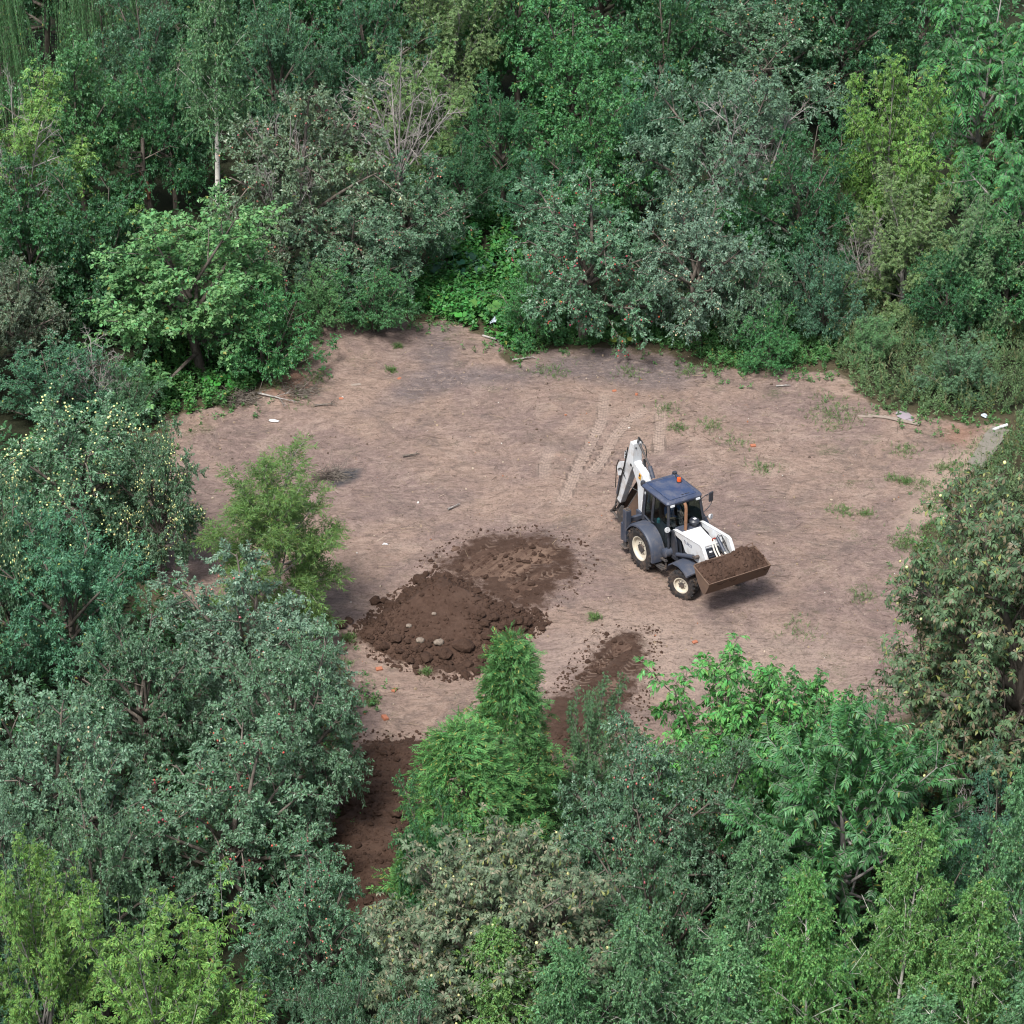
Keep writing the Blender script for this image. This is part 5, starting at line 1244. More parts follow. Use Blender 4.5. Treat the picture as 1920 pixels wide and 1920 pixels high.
LX, LY, LA = 4.896, -2.919, math.radians(-59.2)
LZ = gz(LX, LY) - 0.02
def build_loader():
    M = tag(empty('backhoe_loader', (LX, LY, LZ), LA), 'white and slate blue backhoe loader carrying soil across the bare clearing', 'backhoe loader')
    # --- chassis
    ch = MB()
    ch.box((0.85, 0, 0.72), (3.1, 0.62, 0.36)); ch.box((-0.78, 0, 0.75), (0.5, 1.5, 0.5)); ch.box((2.15, 0, 0.95), (0.7, 0.5, 0.35))
    ch.cyl((0, -0.75, 0.71), (0, 0.75, 0.71), 0.16); ch.cyl((2.15, -0.62, 0.5), (2.15, 0.62, 0.5), 0.12)
    ch.box((0.2, 0, 1.0), (1.3, 1.1, 0.3))
    fr = ch.build('chassis', MUDDY, M, bevel=0.02)
    st = MB(); st.box((0.88, -0.86, 0.46), (0.46, 0.22, 0.03)); st.box((0.88, -0.80, 0.72), (0.46, 0.10, 0.03))
    for i in range(5): st.box((0.70 + i * 0.09, -0.86, 0.485), (0.03, 0.22, 0.03))
    for x in (0.68, 1.08): st.box((x, -0.80, 0.62), (0.03, 0.05, 0.34))
    st.build('step', MUDDY, fr)
    tk = MB(); tk.lathe([(0.001, -0.14), (0.10, -0.14), (0.15, -0.11), (0.15, 0.14), (0.001, 0.15)], 20, (0.98, -0.70, 0.96)); tk.build('tank', SLATE, fr, True)
    sb = MB(); sb.box((0.86, 0.72, 0.75), (0.7, 0.35, 0.45)); sb.build('fuel_tank', SLATE, fr, bevel=0.04)
    # --- wheels
    def wheel(x, y, r, w, rimr, steer, label):
        R = rz(steer); c = Vector((x, y, r)); s = -1 if y < 0 else 1
        t = MB()
        h = w / 2
        t.lathe([(rimr, -h * 0.72), (rimr + 0.02, -h * 0.9), (rimr + (r - rimr) * 0.45, -h * 1.02), (r * 0.93, -h * 0.94), (r * 0.965, -h * 0.75), (r * 0.968, h * 0.75), (r * 0.93, h * 0.94), (rimr + (r - rimr) * 0.45, h * 1.02), (rimr + 0.02, h * 0.9), (rimr, h * 0.72)], 44, c, R)
        n = 22
        for i in range(n):
            for sd in (-1, 1):
                a = (i + (0.5 if sd > 0 else 0)) * 2 * math.pi / n
                B = R @ Matrix.Rotation(-a, 3, 'Y') 
                p = c + B @ Vector((r * 0.972, sd * h * 0.48, 0))
                t.box(p, (r * 0.065, h * 1.02, 0.075 * r / 0.7), B @ rx(sd * 0.62))
                p = c + B @ Vector((r * 0.925, sd * h * 0.97, -sd * 0 + 0.055 * r))
                t.box(p, (r * 0.10, 0.035, 0.07 * r / 0.7), B)
        wh = t.build('wheel', RUBBER, M, smooth=False)
        rm = MB()
        q = h * s
        rm.lathe([(rimr + 0.02, q * 0.93), (rimr - 0.015, q * 0.90), (rimr - 0.03, q * 0.5), (rimr * 0.62, q * 0.42), (rimr * 0.55, q * 0.52), (0.001, q * 0.52)], 36, c, R)
        rim = rm.build('rim', CREAM, wh, True)
        hb = MB(); hb.cyl(c + R @ Vector((0, q * 0.4, 0)), c + R @ Vector((0, q * 0.72, 0)), rimr * 0.36, 16)
        for i in range(8):
            a = i * math.pi / 4
            hb.cyl(c + R @ Vector((rimr * 0.48 * math.cos(a), q * 0.45, rimr * 0.48 * math.sin(a))), c + R @ Vector((rimr * 0.48 * math.cos(a), q * 0.6, rimr * 0.48 * math.sin(a))), 0.018, 6)
        hb.build('hub', MUDDY, wh, True)
    for y in (-0.88, 0.88):
        wheel(0.0, y, 0.71, 0.44, 0.385, 0, '')
        wheel(2.15, y * 0.965, 0.485, 0.33, 0.245, math.radians(24), '')
    # --- fenders
    for s in (-1, 1):
        f = MB(); r0, r1 = 0.80, 0.83; a0, a1, n = math.radians(-8), math.radians(158), 16
        V, F = [], []
        for i in range(n + 1):
            a = a0 + (a1 - a0) * i / n
            for r, y in ((r0, 0.66), (r1, 0.66), (r1, 1.06), (r1 - 0.03, 1.13), (r0 - 0.05, 1.14), (r0 - 0.02, 1.05)):
                V.append((r * math.cos(a), s * y, 0.70 + r * math.sin(a)))
        for i in range(n):
            for j in range(6):
                F.append((i * 6 + j, i * 6 + (j + 1) % 6, (i + 1) * 6 + (j + 1) % 6, (i + 1) * 6 + j))
        F += [tuple(range(6)), tuple(n * 6 + j for j in range(5, -1, -1))]
        f.add(V, F); f.build('rear_fender', SLATE, M, True)
        f = MB()
        pr = [(1.42, 0.66), (1.55, 0.92), (1.78, 1.10), (2.10, 1.16), (2.40, 1.10), (2.56, 1.0)]
        V = [(x, s * y, z + dz) for x, z in pr for y, dz in ((0.52, 0.06), (1.02, 0.0), (1.04, -0.05), (1.01, -0.06), (0.52, 0.03))]
        F = [(i * 5 + j, i * 5 + (j + 1) % 5, (i + 1) * 5 + (j + 1) % 5, (i + 1) * 5 + j) for i in range(len(pr) - 1) for j in range(5)] + [tuple(range(5)), tuple((len(pr) - 1) * 5 + j for j in range(4, -1, -1))]
        f.add(V, F); f.build('front_fender', SLATE, M, True)
    # --- hood
    h = MB(); h.add([(1.2, -0.37, 1.70), (1.2, 0.37, 1.70), (2.22, 0.33, 1.54), (2.22, -0.33, 1.54), (1.2, -0.40, 1.50), (1.2, 0.40, 1.50), (2.24, 0.36, 1.40), (2.24, -0.36, 1.40)],
            [(0, 1, 2, 3), (4, 7, 6, 5), (0, 4, 5, 1), (3, 2, 6, 7), (0, 3, 7, 4), (1, 5, 6, 2)])
    h.build('hood', HOODW, M, bevel=0.03, seg=3)
    cw = MB(); cw.prism([(0.92, 1.2), (0.92, 1.74), (1.198, 1.698), (1.198, 1.2)], -0.40, 0.40); cw.build('cowl', SLATE, M, bevel=0.015)
    g = MB(); g.prism([(2.243, 0.92), (2.243, 1.53), (2.30, 1.50), (2.36, 1.36), (2.36, 0.92)], -0.345, 0.345)
    gr = g.build('grille', DARK, M, bevel=0.012)
    for i in range(4):
        b = MB(); b.box((2.368, 0, 1.00 + i * 0.10), (0.02, 0.60, 0.035)); b.build('grille_bar', SLATE, gr)
    b = MB(); b.box((2.325, 0, 1.45), (0.05, 0.10, 0.03), ry(0.9)); b.build('badge', PLATEW, gr)
    e = MB(); e.box((1.72, 0, 1.16), (1.03, 0.66, 0.46)); e.build('engine_cover', DARK, M, bevel=0.03)
    ex = MB(); ex.tube([(1.16, -0.16, 1.66), (1.16, -0.16, 2.42), (1.13, -0.16, 2.54), (1.07, -0.16, 2.60)], 0.052, 12, False); ex.tube([(1.07, -0.16, 2.60), (1.13, -0.16, 2.54), (1.16, -0.16, 2.42)], 0.042, 12, False)
    ex.build('exhaust_pipe', RUST, M, True)
    pc = MB(); pc.lathe([(0.001, 0), (0.10, 0.0), (0.11, 0.10), (0.17, 0.13), (0.17, 0.19), (0.12, 0.24), (0.001, 0.25)], 22, (1.08, 0.20, 1.70), rx(math.pi / 2)); pc.build('air_cleaner', DARK, M, True)
    sc = MB(); sc.box((1.12, 0.20, 1.965), (0.09, 0.09, 0.012)); sc.build('sticker', PLATEW, M)
    # --- cab
    c = MB()
    c.box((0.25, 0, 1.14), (1.42, 1.16, 0.10))
    cab = c.build('cab', DARK, M, bevel=0.01)
    posts = MB()
    for s in (-1, 1):
        posts.tube([(0.80, s * 0.575, 2.50), (0.93, s * 0.64, 1.78), (1.00, s * 0.66, 1.30), (0.98, s * 0.66, 0.86)], 0.045, 6)
        posts.tube([(0.04, s * 0.59, 2.50), (0.04, s * 0.655, 1.75), (0.05, s * 0.66, 1.42)], 0.048, 6)
        posts.tube([(-0.46, s * 0.58, 2.50), (-0.46, s * 0.645, 1.75), (-0.44, s * 0.65, 1.44)], 0.07, 6)
        posts.tube([(-0.46, s * 0.655, 1.60), (0.04, s * 0.668, 1.50), (0.50, s * 0.668, 1.32), (0.76, s * 0.668, 1.02), (0.84, s * 0.668, 0.84), (0.98, s * 0.668, 0.84)], 0.035, 6)
        posts.tube([(-0.44, s * 0.58, 2.47), (0.80, s * 0.575, 2.47)], 0.04, 6)
    posts.tube([(0.80, -0.575, 2.47), (0.80, 0.575, 2.47)], 0.045, 6); posts.tube([(0.96, -0.64, 1.66), (0.96, 0.64, 1.66)], 0.03, 6)
    posts.tube([(-0.46, -0.60, 2.47), (-0.46, 0.60, 2.47)], 0.05, 6); posts.tube([(-0.46, -0.64, 1.6), (-0.46, 0.64, 1.6)], 0.05, 6)
    posts.build('cab_frame', DARK, cab, True)
    lo = MB()
    for s in (-1, 1):
        lo.prism([(-0.52, 1.36), (-0.52, 1.62), (0.03, 1.52), (0.03, 1.44)], s * 0.645, s * 0.60)
        lo.box((-0.30, s * 0.60, 1.27), (0.5, 0.10, 0.20))
    lo.box((-0.52, 0, 1.37), (0.05, 1.2, 0.45))
    lo.build('cab_side_panel', DARK, cab, bevel=0.01)
    def pane(name, pts, par):
        m = MB(); m.add(pts, [tuple(range(len(pts)))]); return m.build(name, GLASS, par)
    pane('windscreen', [(0.81, -0.56, 2.45), (0.81, 0.56, 2.45), (0.945, 0.62, 1.70), (0.945, -0.62, 1.70)], cab)
    pane('rear_window', [(-0.47, -0.55, 2.43), (-0.47, 0.55, 2.43), (-0.47, 0.60, 1.62), (-0.47, -0.60, 1.62)], cab)
    for s in (-1, 1):
        d = pane('door', [(0.09, s * 0.60, 2.45), (0.77, s * 0.588, 2.45), (0.90, s * 0.645, 1.78), (0.97, s * 0.668, 1.30), (0.95, s * 0.668, 0.88), (0.86, s * 0.668, 0.88), (0.76, s * 0.668, 1.06), (0.50, s * 0.668, 1.36), (0.09, s * 0.662, 1.50)], cab)
        m = MB(); m.box((0.14, s * 0.69, 1.62), (0.12, 0.03, 0.03)); m.build('handle', DARK, d)
        pane('side_window', [(-0.40, s * 0.60, 2.45), (0.0, s * 0.60, 2.45), (0.0, s * 0.658, 1.56), (-0.40, s * 0.658, 1.62)], cab)
    rf = MB()
    # roof: a rounded tray with raised rims and a sunk panel
    def outline(x0, x1, y, r, n=5):
        P = []
        for cx, cy, a0 in ((x1 - r, y - r, 0), (x0 + r, y - r, 90), (x0 + r, -y + r, 180), (x1 - r, -y + r, 270)):
            for i in range(n):
                a = math.radians(a0 + 90 * i / (n - 1)); P.append((cx + r * math.cos(a), cy + r * math.sin(a)))
        return P
    rings = [(outline(-0.60, 0.82, 0.60, 0.09), 2.47), (outline(-0.66, 0.86, 0.655, 0.11), 2.50), (outline(-0.67, 0.87, 0.665, 0.12), 2.555), (outline(-0.63, 0.84, 0.63, 0.11), 2.605), (outline(-0.57, 0.78, 0.565, 0.09), 2.625), (outline(-0.54, 0.755, 0.53, 0.07), 2.62), (outline(-0.525, 0.735, 0.505, 0.06), 2.592)]
    V = [(x, y, z + (0.02 * (1 - ((x - 0.1) / 0.8) ** 2))) for P, z in rings for x, y in P]; m = len(rings[0][0])
    F = [(k * m + i, k * m + (i + 1) % m, (k + 1) * m + (i + 1) % m, (k + 1) * m + i) for k in range(len(rings) - 1) for i in range(m)] + [tuple(range(m - 1, -1, -1)), tuple((len(rings) - 1) * m + i for i in range(m))]
    rf.add(V, F); roof = rf.build('roof', ROOFRIM, cab, True)
    pn = MB(); pn.box((0.105, 0, 2.612), (1.22, 0.98, 0.012)); pn.build('roof_panel', ROOF, roof, bevel=0.004)
    vt = MB(); vt.box((0.62, 0.22, 2.621), (0.035, 0.16, 0.008), rz(-0.15)); vt.box((0.62, 0.06, 2.621), (0.03, 0.08, 0.008), rz(-0.15)); vt.build('roof_slot', HOSE, roof)
    for s in (-1, 1):
        k = MB(); k.lathe([(0.001, -0.05), (0.075, -0.05), (0.085, 0), (0.075, 0.09), (0.001, 0.10)], 14, (-0.63, s * 0.585, 2.575), rx(math.pi / 2)); k.build('roof_cap', DARK, roof, True)
        k = MB(); k.box((0.865, s * 0.47, 2.475), (0.05, 0.15, 0.075), ry(-0.25)); k.build('work_lamp', LAMP, cab, bevel=0.012)
    k = MB(); k.box((-0.42, -0.635, 2.37), (0.04, 0.03, 0.08)); k.build('side_lamp', LAMP, cab)
    k = MB(); k.lathe([(0.001, 0), (0.085, 0), (0.085, 0.035), (0.001, 0.035)], 16, (-0.10, 0.40, 2.617), rx(math.pi / 2)); bc = k.build('beacon', DARK, M, True)
    k = MB(); k.lathe([(0.070, 0.035), (0.072, 0.10), (0.06, 0.15), (0.03, 0.17), (0.001, 0.172)], 16, (-0.10, 0.40, 2.617), rx(math.pi / 2)); k.build('lens', ORANGE, bc, True)
    k = MB(); k.tube([(-0.16, 0.42, 2.66), (-0.40, 0.47, 2.66), (-0.52, 0.50, 2.69), (-0.60, 0.52, 2.66)], 0.018, 6); k.build('cable', HOSE, roof, True)
    k = MB(); k.box((-0.515, -0.655, 1.83), (0.16, 0.012, 0.42), ry(0.12)); k.build('number_plate', PLATEW, cab)
    # mirrors and lamps on the posts
    mr = MB(); mr.tube([(0.80, 0.60, 2.36), (0.80, 0.78, 2.46), (0.81, 0.98, 2.50)], 0.014, 6); mr.tube([(0.92, 0.64, 1.96), (0.86, 0.86, 2.02), (0.82, 1.0, 2.12), (0.81, 1.02, 2.2)], 0.014, 6)
    ma = mr.build('mirror_arm', DARK, M, True)
    k = MB(); k.box((0.80, 1.0, 2.36), (0.06, 0.17, 0.34), rz(0.15)); k.build('mirror', DARK, ma, bevel=0.03, seg=3)
    for s in (-1, 1):
        k = MB(); k.tube([(0.96, s * 0.66, 1.80), (1.06, s * 0.76, 1.84)], 0.022, 6); hl = k.build('head_lamp', DARK, M)
        k = MB(); k.lathe([(0.001, -0.05), (0.055, -0.05), (0.09, 0.0), (0.09, 0.035), (0.001, 0.04)], 18, (1.10, s * 0.80, 1.86), rz(-0.35 if s < 0 else 0.35) @ rx(math.radians(35)) @ rz(-math.pi / 2)); k.build('lens', LAMP, hl, True)
        k = MB(); k.box((1.135, s * 0.80, 1.875), (0.012, 0.016, 0.15), rz(-0.35 if s < 0 else 0.35)); k.build('lens_bar', DARK, hl)
    # cab inside
    k = MB(); k.box((0.02, 0, 1.42), (0.46, 0.48, 0.14)); k.box((-0.20, 0, 1.72), (0.12, 0.46, 0.58), ry(-0.12)); k.box((0.0, 0, 1.26), (0.3, 0.3, 0.2)); k.build('seat', DARK, cab, bevel=0.04)
    k = MB(); k.tube([(0.80, 0, 1.2), (0.55, 0, 1.70)], 0.035, 8); k.box((0.80, 0, 1.38), (0.2, 0.4, 0.45)); k.build('steering_column', DARK, cab, bevel=0.02)
    k = MB(); R = ry(-0.55); n = 22
    k.tube([Vector((0.52, 0, 1.74)) + R @ Vector((0.19 * math.cos(i * 2 * math.pi / n), 0.19 * math.sin(i * 2 * math.pi / n), 0)) for i in range(n + 1)], 0.016, 6, False)
    for a in (0, 2.1, 4.2): k.tube([(0.52, 0, 1.74), Vector((0.52, 0, 1.74)) + R @ Vector((0.19 * math.cos(a), 0.19 * math.sin(a), 0))], 0.014, 5)
    k.build('steering_wheel', HOSE, cab, True)
    k = MB(); k.box((0.30, -0.46, 1.38), (0.55, 0.2, 0.36)); k.tube([(0.50, -0.42, 1.5), (0.52, -0.40, 1.82)], 0.013, 6); k.box((0.0, -0.5, 1.4), (0.3, 0.18, 0.3)); k.build('lever_console', SLATE, cab, bevel=0.02)
    k = MB(); k.lathe([(0.001, 0), (0.06, 0), (0.06, 0.13), (0.03, 0.16), (0.001, 0.16)], 10, (0.16, -0.50, 1.56), rx(math.pi / 2)); k.build('flask', flat_mat('teal_plastic', (0.05, 0.25, 0.3)), cab, True)
    k = MB(); k.box((1.10, -0.50, 1.28), (0.12, 0.12, 0.30)); k.build('fluid_bottle', BLUEP, M, bevel=0.03)
    # --- loader: towers, arms, cylinders, bucket
    t = MB()
    for s in (-1, 1):
        t.prism([(1.02, 0.8), (0.98, 1.50), (1.04, 1.74), (1.14, 1.74), (1.30, 1.45), (1.45, 0.8)], s * 0.405, s * 0.445)
        t.prism([(1.02, 0.8), (0.98, 1.50), (1.04, 1.74), (1.14, 1.74), (1.30, 1.45), (1.45, 0.8)], s * 0.545, s * 0.585)
        t.box((1.22, s * 0.48, 0.86), (0.46, 0.24, 0.14))
    t.build('loader_tower', DARK, M, bevel=0.008)
    for s in (-1, 1):
        a = MB()
        pr = [(1.03, 1.63), (1.04, 1.74), (1.14, 1.77), (2.50, 1.93), (2.62, 1.90), (2.98, 1.42), (3.16, 1.18), (3.14, 1.06), (3.02, 1.06), (2.82, 1.24), (2.50, 1.26), (1.72, 1.30), (1.52, 1.58)]
        a.prism(pr, s * 0.455, s * 0.535)
        # raised flange round the upper edge
        for (x0, z0), (x1, z1) in zip(pr[1:6], pr[2:7]):
            dx, dz = x1 - x0, z1 - z0; L = math.hypot(dx, dz)
            a.box(((x0 + x1) / 2, s * 0.495, (z0 + z1) / 2 + 0.012), (L + 0.01, 0.115, 0.022), ry(-math.atan2(dz, dx)))
        arm = a.build('loader_arm', WHITE, M, bevel=0.008)
        if s < 0:
            cu = bpy.data.curves.new('lettering', 'FONT'); cu.body = 'TLB825'; cu.size = 0.135; cu.extrude = 0.002; cu.space_character = 1.12; cu.shear = 0.15
            tmp = obj('lettering_curve', cu); bpy.context.view_layer.update(); tm_ = bpy.data.meshes.new_from_object(tmp.evaluated_get(bpy.context.evaluated_depsgraph_get())); bpy.data.objects.remove(tmp)
            tm_.materials.clear(); tm_.materials.append(GREYINK); tx = obj('lettering', tm_, arm); tx.location = (1.62, -0.5375, 1.60); tx.rotation_euler = (math.pi / 2, math.radians(-1), 0)
        k = MB(); k.cyl((1.46, s * 0.62, 1.10), (2.28, s * 0.62, 1.44), 0.068, 14); k.cyl((1.40, s * 0.56, 1.08), (1.40, s * 0.66, 1.08), 0.05, 10); lc = k.build('lift_cylinder', SLATE, M, True)
        k = MB(); k.cyl((2.28, s * 0.62, 1.44), (2.46, s * 0.62, 1.515), 0.035, 10); k.cyl((2.46, s * 0.53, 1.515), (2.46, s * 0.69, 1.515), 0.06, 12); k.build('cylinder_rod', MUDDY, lc, True)
    k = MB(); k.cyl((2.30, -0.455, 1.70), (2.30, 0.455, 1.70), 0.05, 12); k.cyl((3.06, -0.46, 1.12), (3.06, 0.46, 1.12), 0.05, 12); k.build('cross_tube', WHITE, M, True)
    for y in (0.02, 0.12):
        k = MB(); k.tube([(2.28, y, 1.86), (2.50, y, 1.56), (2.78, y + 0.02, 1.30)], 0.028, 6); k.build('tilt_link', CHROME, M, True)
    k = MB(); k.cyl((2.30, 0.24, 1.88), (2.72, 0.24, 1.58), 0.055, 12); tc = k.build('tilt_cylinder', SLATE, M, True)
    k = MB(); k.cyl((2.72, 0.24, 1.58), (3.12, 0.22, 1.42), 0.03, 10); k.build('cylinder_rod', CHROME, tc, True)
    k = MB(); k.tube([(2.26, 0.20, 1.80), (2.33, 0.26, 1.98), (2.44, 0.32, 1.96), (2.50, 0.34, 1.78), (2.8, 0.38, 1.55)], 0.014, 6); k.tube([(2.24, 0.30, 1.8), (2.36, 0.36, 1.95), (2.52, 0.38, 1.80), (2.62, 0.40, 1.62)], 0.013, 6); k.build('hose', HOSE, M, True)
    k = MB(); k.tube([(2.2, 0.10, 1.72), (2.28, 0.12, 1.86), (2.34, 0.14, 1.90)], 0.03, 6); k.build('red_link', flat_mat('red_paint', (0.25, 0.03, 0.02)), M, True)
    bp = [(3.07, 1.68), (3.16, 1.46), (3.30, 1.22), (3.48, 1.03), (3.62, 0.965), (3.70, 0.985), (3.80, 1.15), (3.93, 1.44)]
    b = MB(); th = 0.022; n = len(bp); W = 1.10
    V = [(x, y, z) for y in (-W, W) for x, z in bp]; inn = []
    for i, (x, z) in enumerate(bp):
        x0, z0 = bp[max(i - 1, 0)]; x1, z1 = bp[min(i + 1, n - 1)]; dx, dz = x1 - x0, z1 - z0; L = math.hypot(dx, dz); inn.append((x - dz / L * th * 1.0, z + dx / L * th * 1.0))
    V += [(x, y, z) for y in (-W, W) for x, z in inn]
    F = []
    for i in range(n - 1):
        F += [(i, i + 1, n + i + 1, n + i), (2 * n + i, 3 * n + i, 3 * n + i + 1, 2 * n + i + 1), (i, 2 * n + i, 2 * n + i + 1, i + 1), (n + i, n + i + 1, 3 * n + i + 1, 3 * n + i)]
    F += [(0, n, 3 * n, 2 * n), (n - 1, 3 * n - 1, 4 * n - 1, 2 * n - 1)]
    b.add(V, F)
    bk = b.build('loader_bucket', BUCKETM, M, bevel=0.004, seg=1)
    for s in (-1, 1):
        k = MB(); k.prism(bp, s * W, s * (W + 0.022)); sp = k.build('side_plate', BUCKETM, bk, bevel=0.004, seg=1)
        k = MB(); k.tube([(3.07, s * (W + 0.03), 1.68), (3.93, s * (W + 0.03), 1.44)], 0.022, 5); k.build('rim_bar', BUCKETM, bk)
    k = MB(); k.box((3.905, 0, 1.40), (0.025, 2 * W + 0.04, 0.17), ry(0.43)); k.build('cutting_edge', BUCKETM, bk, bevel=0.004)
    k = MB(); k.tube([(3.06, 0.62, 1.70), (3.02, 0.86, 1.78), (3.02, 1.06, 1.80)], 0.016, 5); k.tube([(3.06, 1.06, 1.68), (3.02, 1.06, 1.80)], 0.016, 5); k.box((3.07, 0, 1.70), (0.05, 2 * W, 0.04)); k.build('spill_guard', BUCKETM, bk)
    # --- backhoe at the rear
    BY = -0.16
    k = MB(); k.box((-1.08, 0, 0.80), (0.14, 1.7, 0.30)); k.box((-1.08, 0, 1.12), (0.12, 1.7, 0.16)); k.build('side_shift_frame', SLATE, M, bevel=0.02)
    k = MB(); k.box((-1.22, BY, 0.95), (0.26, 0.40, 0.60)); k.cyl((-1.32, BY, 0.55), (-1.32, BY, 1.35), 0.11, 14); k.build('king_post', SLATE, M, bevel=0.02)
    for s in (-1, 1):
        k = MB(); k.box((-0.98, s * 0.93, 1.02), (0.21, 0.20, 1.12)); k.box((-1.10, s * 0.93, 0.78), (0.10, 0.24, 0.62)); sl = k.build('stabiliser', SLATE, M, bevel=0.02)
        k = MB(); k.box((-0.98, s * 0.93, 0.40), (0.15, 0.14, 0.30)); k.box((-1.0, s * 0.95, 0.265), (0.36, 0.26, 0.03)); k.build('stabiliser_foot', MUDDY, sl, bevel=0.01)
        k = MB(); k.box((-0.98, s * 0.93, 1.585), (0.18, 0.17, 0.03)); k.cyl((-0.98, s * 0.93, 1.58), (-0.98, s * 0.93, 1.63), 0.04, 8); k.build('stabiliser_cap', MUDDY, sl)
    bm_ = MB(); bm_.prism([(-1.06, 1.10), (-1.30, 1.06), (-1.40, 2.10), (-1.80, 2.66), (-1.80, 2.78), (-1.64, 2.80), (-1.40, 2.70), (-1.10, 2.56), (-0.96, 2.30), (-0.98, 1.70)], BY - 0.13, BY + 0.13)
    boom = bm_.build('boom', WHITE, M, bevel=0.015)
    k = MB(); k.box((-1.26, BY - 0.134, 2.44), (0.13, 0.008, 0.21), ry(0.22)); k.build('warning_sticker', YELLOW, boom)
    k = MB(); k.box((-1.265, BY - 0.139, 2.475), (0.07, 0.006, 0.07), ry(0.22)); k.box((-1.25, BY - 0.139, 2.38), (0.04, 0.006, 0.035), ry(0.22)); k.build('sticker_mark', INK, boom)
    k = MB(); k.prism([(-1.06, 2.33), (-1.20, 2.50), (-0.86, 2.42), (-0.80, 2.25)], BY - 0.05, BY + 0.05); k.build('cylinder_bracket', WHITE, boom, bevel=0.01)
    k = MB(); k.cyl((-0.80, BY + 0.06, 2.55), (-1.02, BY + 0.06, 2.88), 0.072, 14); dc = k.build('dipper_cylinder', SLATE, M, True)
    k = MB(); k.cyl((-1.02, BY + 0.06, 2.88), (-1.60, BY + 0.06, 3.38), 0.036, 10); k.build('cylinder_rod', MUDDY, dc, True)
    # dipper: wide yoke at the top, tapering to the bucket
    k = MB()
    dp = [(-1.62, 3.44, 0.17), (-1.63, 2.62, 0.18), (-1.86, 2.22, 0.13), (-2.40, 0.92, 0.11)]
    db = [(-1.80, 3.46, 0.17), (-2.02, 2.62, 0.18), (-2.22, 2.20, 0.13), (-2.62, 0.90, 0.11)]
    V = []
    for (x, z, w), (x2, z2, w2) in zip(dp, db): V += [(x, BY - w, z), (x, BY + w, z), (x2, BY + w2, z2), (x2, BY - w2, z2)]
    F = [(i * 4 + j, i * 4 + (j + 1) % 4, (i + 1) * 4 + (j + 1) % 4, (i + 1) * 4 + j) for i in range(3) for j in range(4)] + [(0, 1, 2, 3), (15, 14, 13, 12)]
    k.add(V, F)
    dip = k.build('dipper', WHITE, M, bevel=0.02)
    k = MB(); k.prism([(-2.00, 2.62), (-2.10, 2.60), (-2.44, 2.42), (-2.56, 2.18), (-2.48, 1.90), (-2.26, 2.02), (-2.20, 2.20)], BY - 0.16, BY - 0.10); k.prism([(-2.00, 2.62), (-2.10, 2.60), (-2.44, 2.42), (-2.56, 2.18), (-2.48, 1.90), (-2.26, 2.02), (-2.20, 2.20)], BY + 0.10, BY + 0.16); k.prism([(-2.0, 3.05), (-2.12, 2.95), (-2.14, 2.72), (-2.0, 2.62)], BY - 0.165, BY + 0.165); k.build('dipper_ear', WHITE, dip, bevel=0.01)
    k = MB(); k.cyl((-1.71, BY - 0.19, 2.66), (-1.71, BY + 0.19, 2.66), 0.05, 12)
    for z, y in ((3.36, 0.10), (2.74, 0.10), (3.28, -0.07)): k.cyl((-1.60, BY + y, z), (-1.64, BY + y, z), 0.026, 8)
    for z in (2.78, 2.88, 2.97): k.cyl((-2.06, BY - 0.168, z), (-2.06, BY - 0.172, z), 0.03, 8)
    k.build('pin', HOSE, dip, True)
    k = MB(); k.cyl((-2.48, BY - 0.02, 2.02), (-2.68, BY - 0.02, 1.12), 0.058, 12); bc2 = k.build('bucket_cylinder', SLATE, M, True)
    k = MB(); k.cyl((-2.68, BY - 0.02, 1.12), (-2.86, BY - 0.02, 0.42), 0.032, 10); k.build('cylinder_rod', MUDDY, bc2, True)
    k = MB()
    for s in (-1, 1): k.tube([(-2.86, BY + s * 0.13, 0.42), (-2.56, BY + s * 0.13, 0.82)], 0.035, 6); k.tube([(-2.86, BY + s * 0.10, 0.42), (-2.52, BY + s * 0.10, 0.30)], 0.04, 6)
    k.cyl((-2.86, BY - 0.16, 0.42), (-2.86, BY + 0.16, 0.42), 0.05, 10); k.build('bucket_link', MUDDY, M, True)
    k = MB(); k.box((-2.53, BY, 0.93), (0.22, 0.25, 0.10), ry(0.3)); k.build('dipper_end', MUDDY, dip, bevel=0.01)
    bp = [(-2.48, 0.52), (-2.34, 0.36), (-2.06, 0.30), (-1.76, 0.40), (-1.56, 0.66), (-1.52, 0.95), (-1.64, 1.24), (-1.90, 1.58)]
    W = 0.29; b = MB(); n = len(bp)
    V = [(x, BY + y, z) for y in (-W, W) for x, z in bp]; inn = []
    for i, (x, z) in enumerate(bp):
        x0, z0 = bp[max(i - 1, 0)]; x1, z1 = bp[min(i + 1, n - 1)]; dx, dz = x1 - x0, z1 - z0; L = math.hypot(dx, dz); inn.append((x - dz / L * 0.025, z + dx / L * 0.025))
    V += [(x, BY + y, z) for y in (-W, W) for x, z in inn]; F = []
    for i in range(n - 1):
        F += [(i, i + 1, n + i + 1, n + i), (2 * n + i, 3 * n + i, 3 * n + i + 1, 2 * n + i + 1), (i, 2 * n + i, 2 * n + i + 1, i + 1), (n + i, n + i + 1, 3 * n + i + 1, 3 * n + i)]
    F += [(0, n, 3 * n, 2 * n), (n - 1, 3 * n - 1, 4 * n - 1, 2 * n - 1)]
    b.add(V, F); db_ = b.build('digging_bucket', BUCKETM, M, bevel=0.004, seg=1)
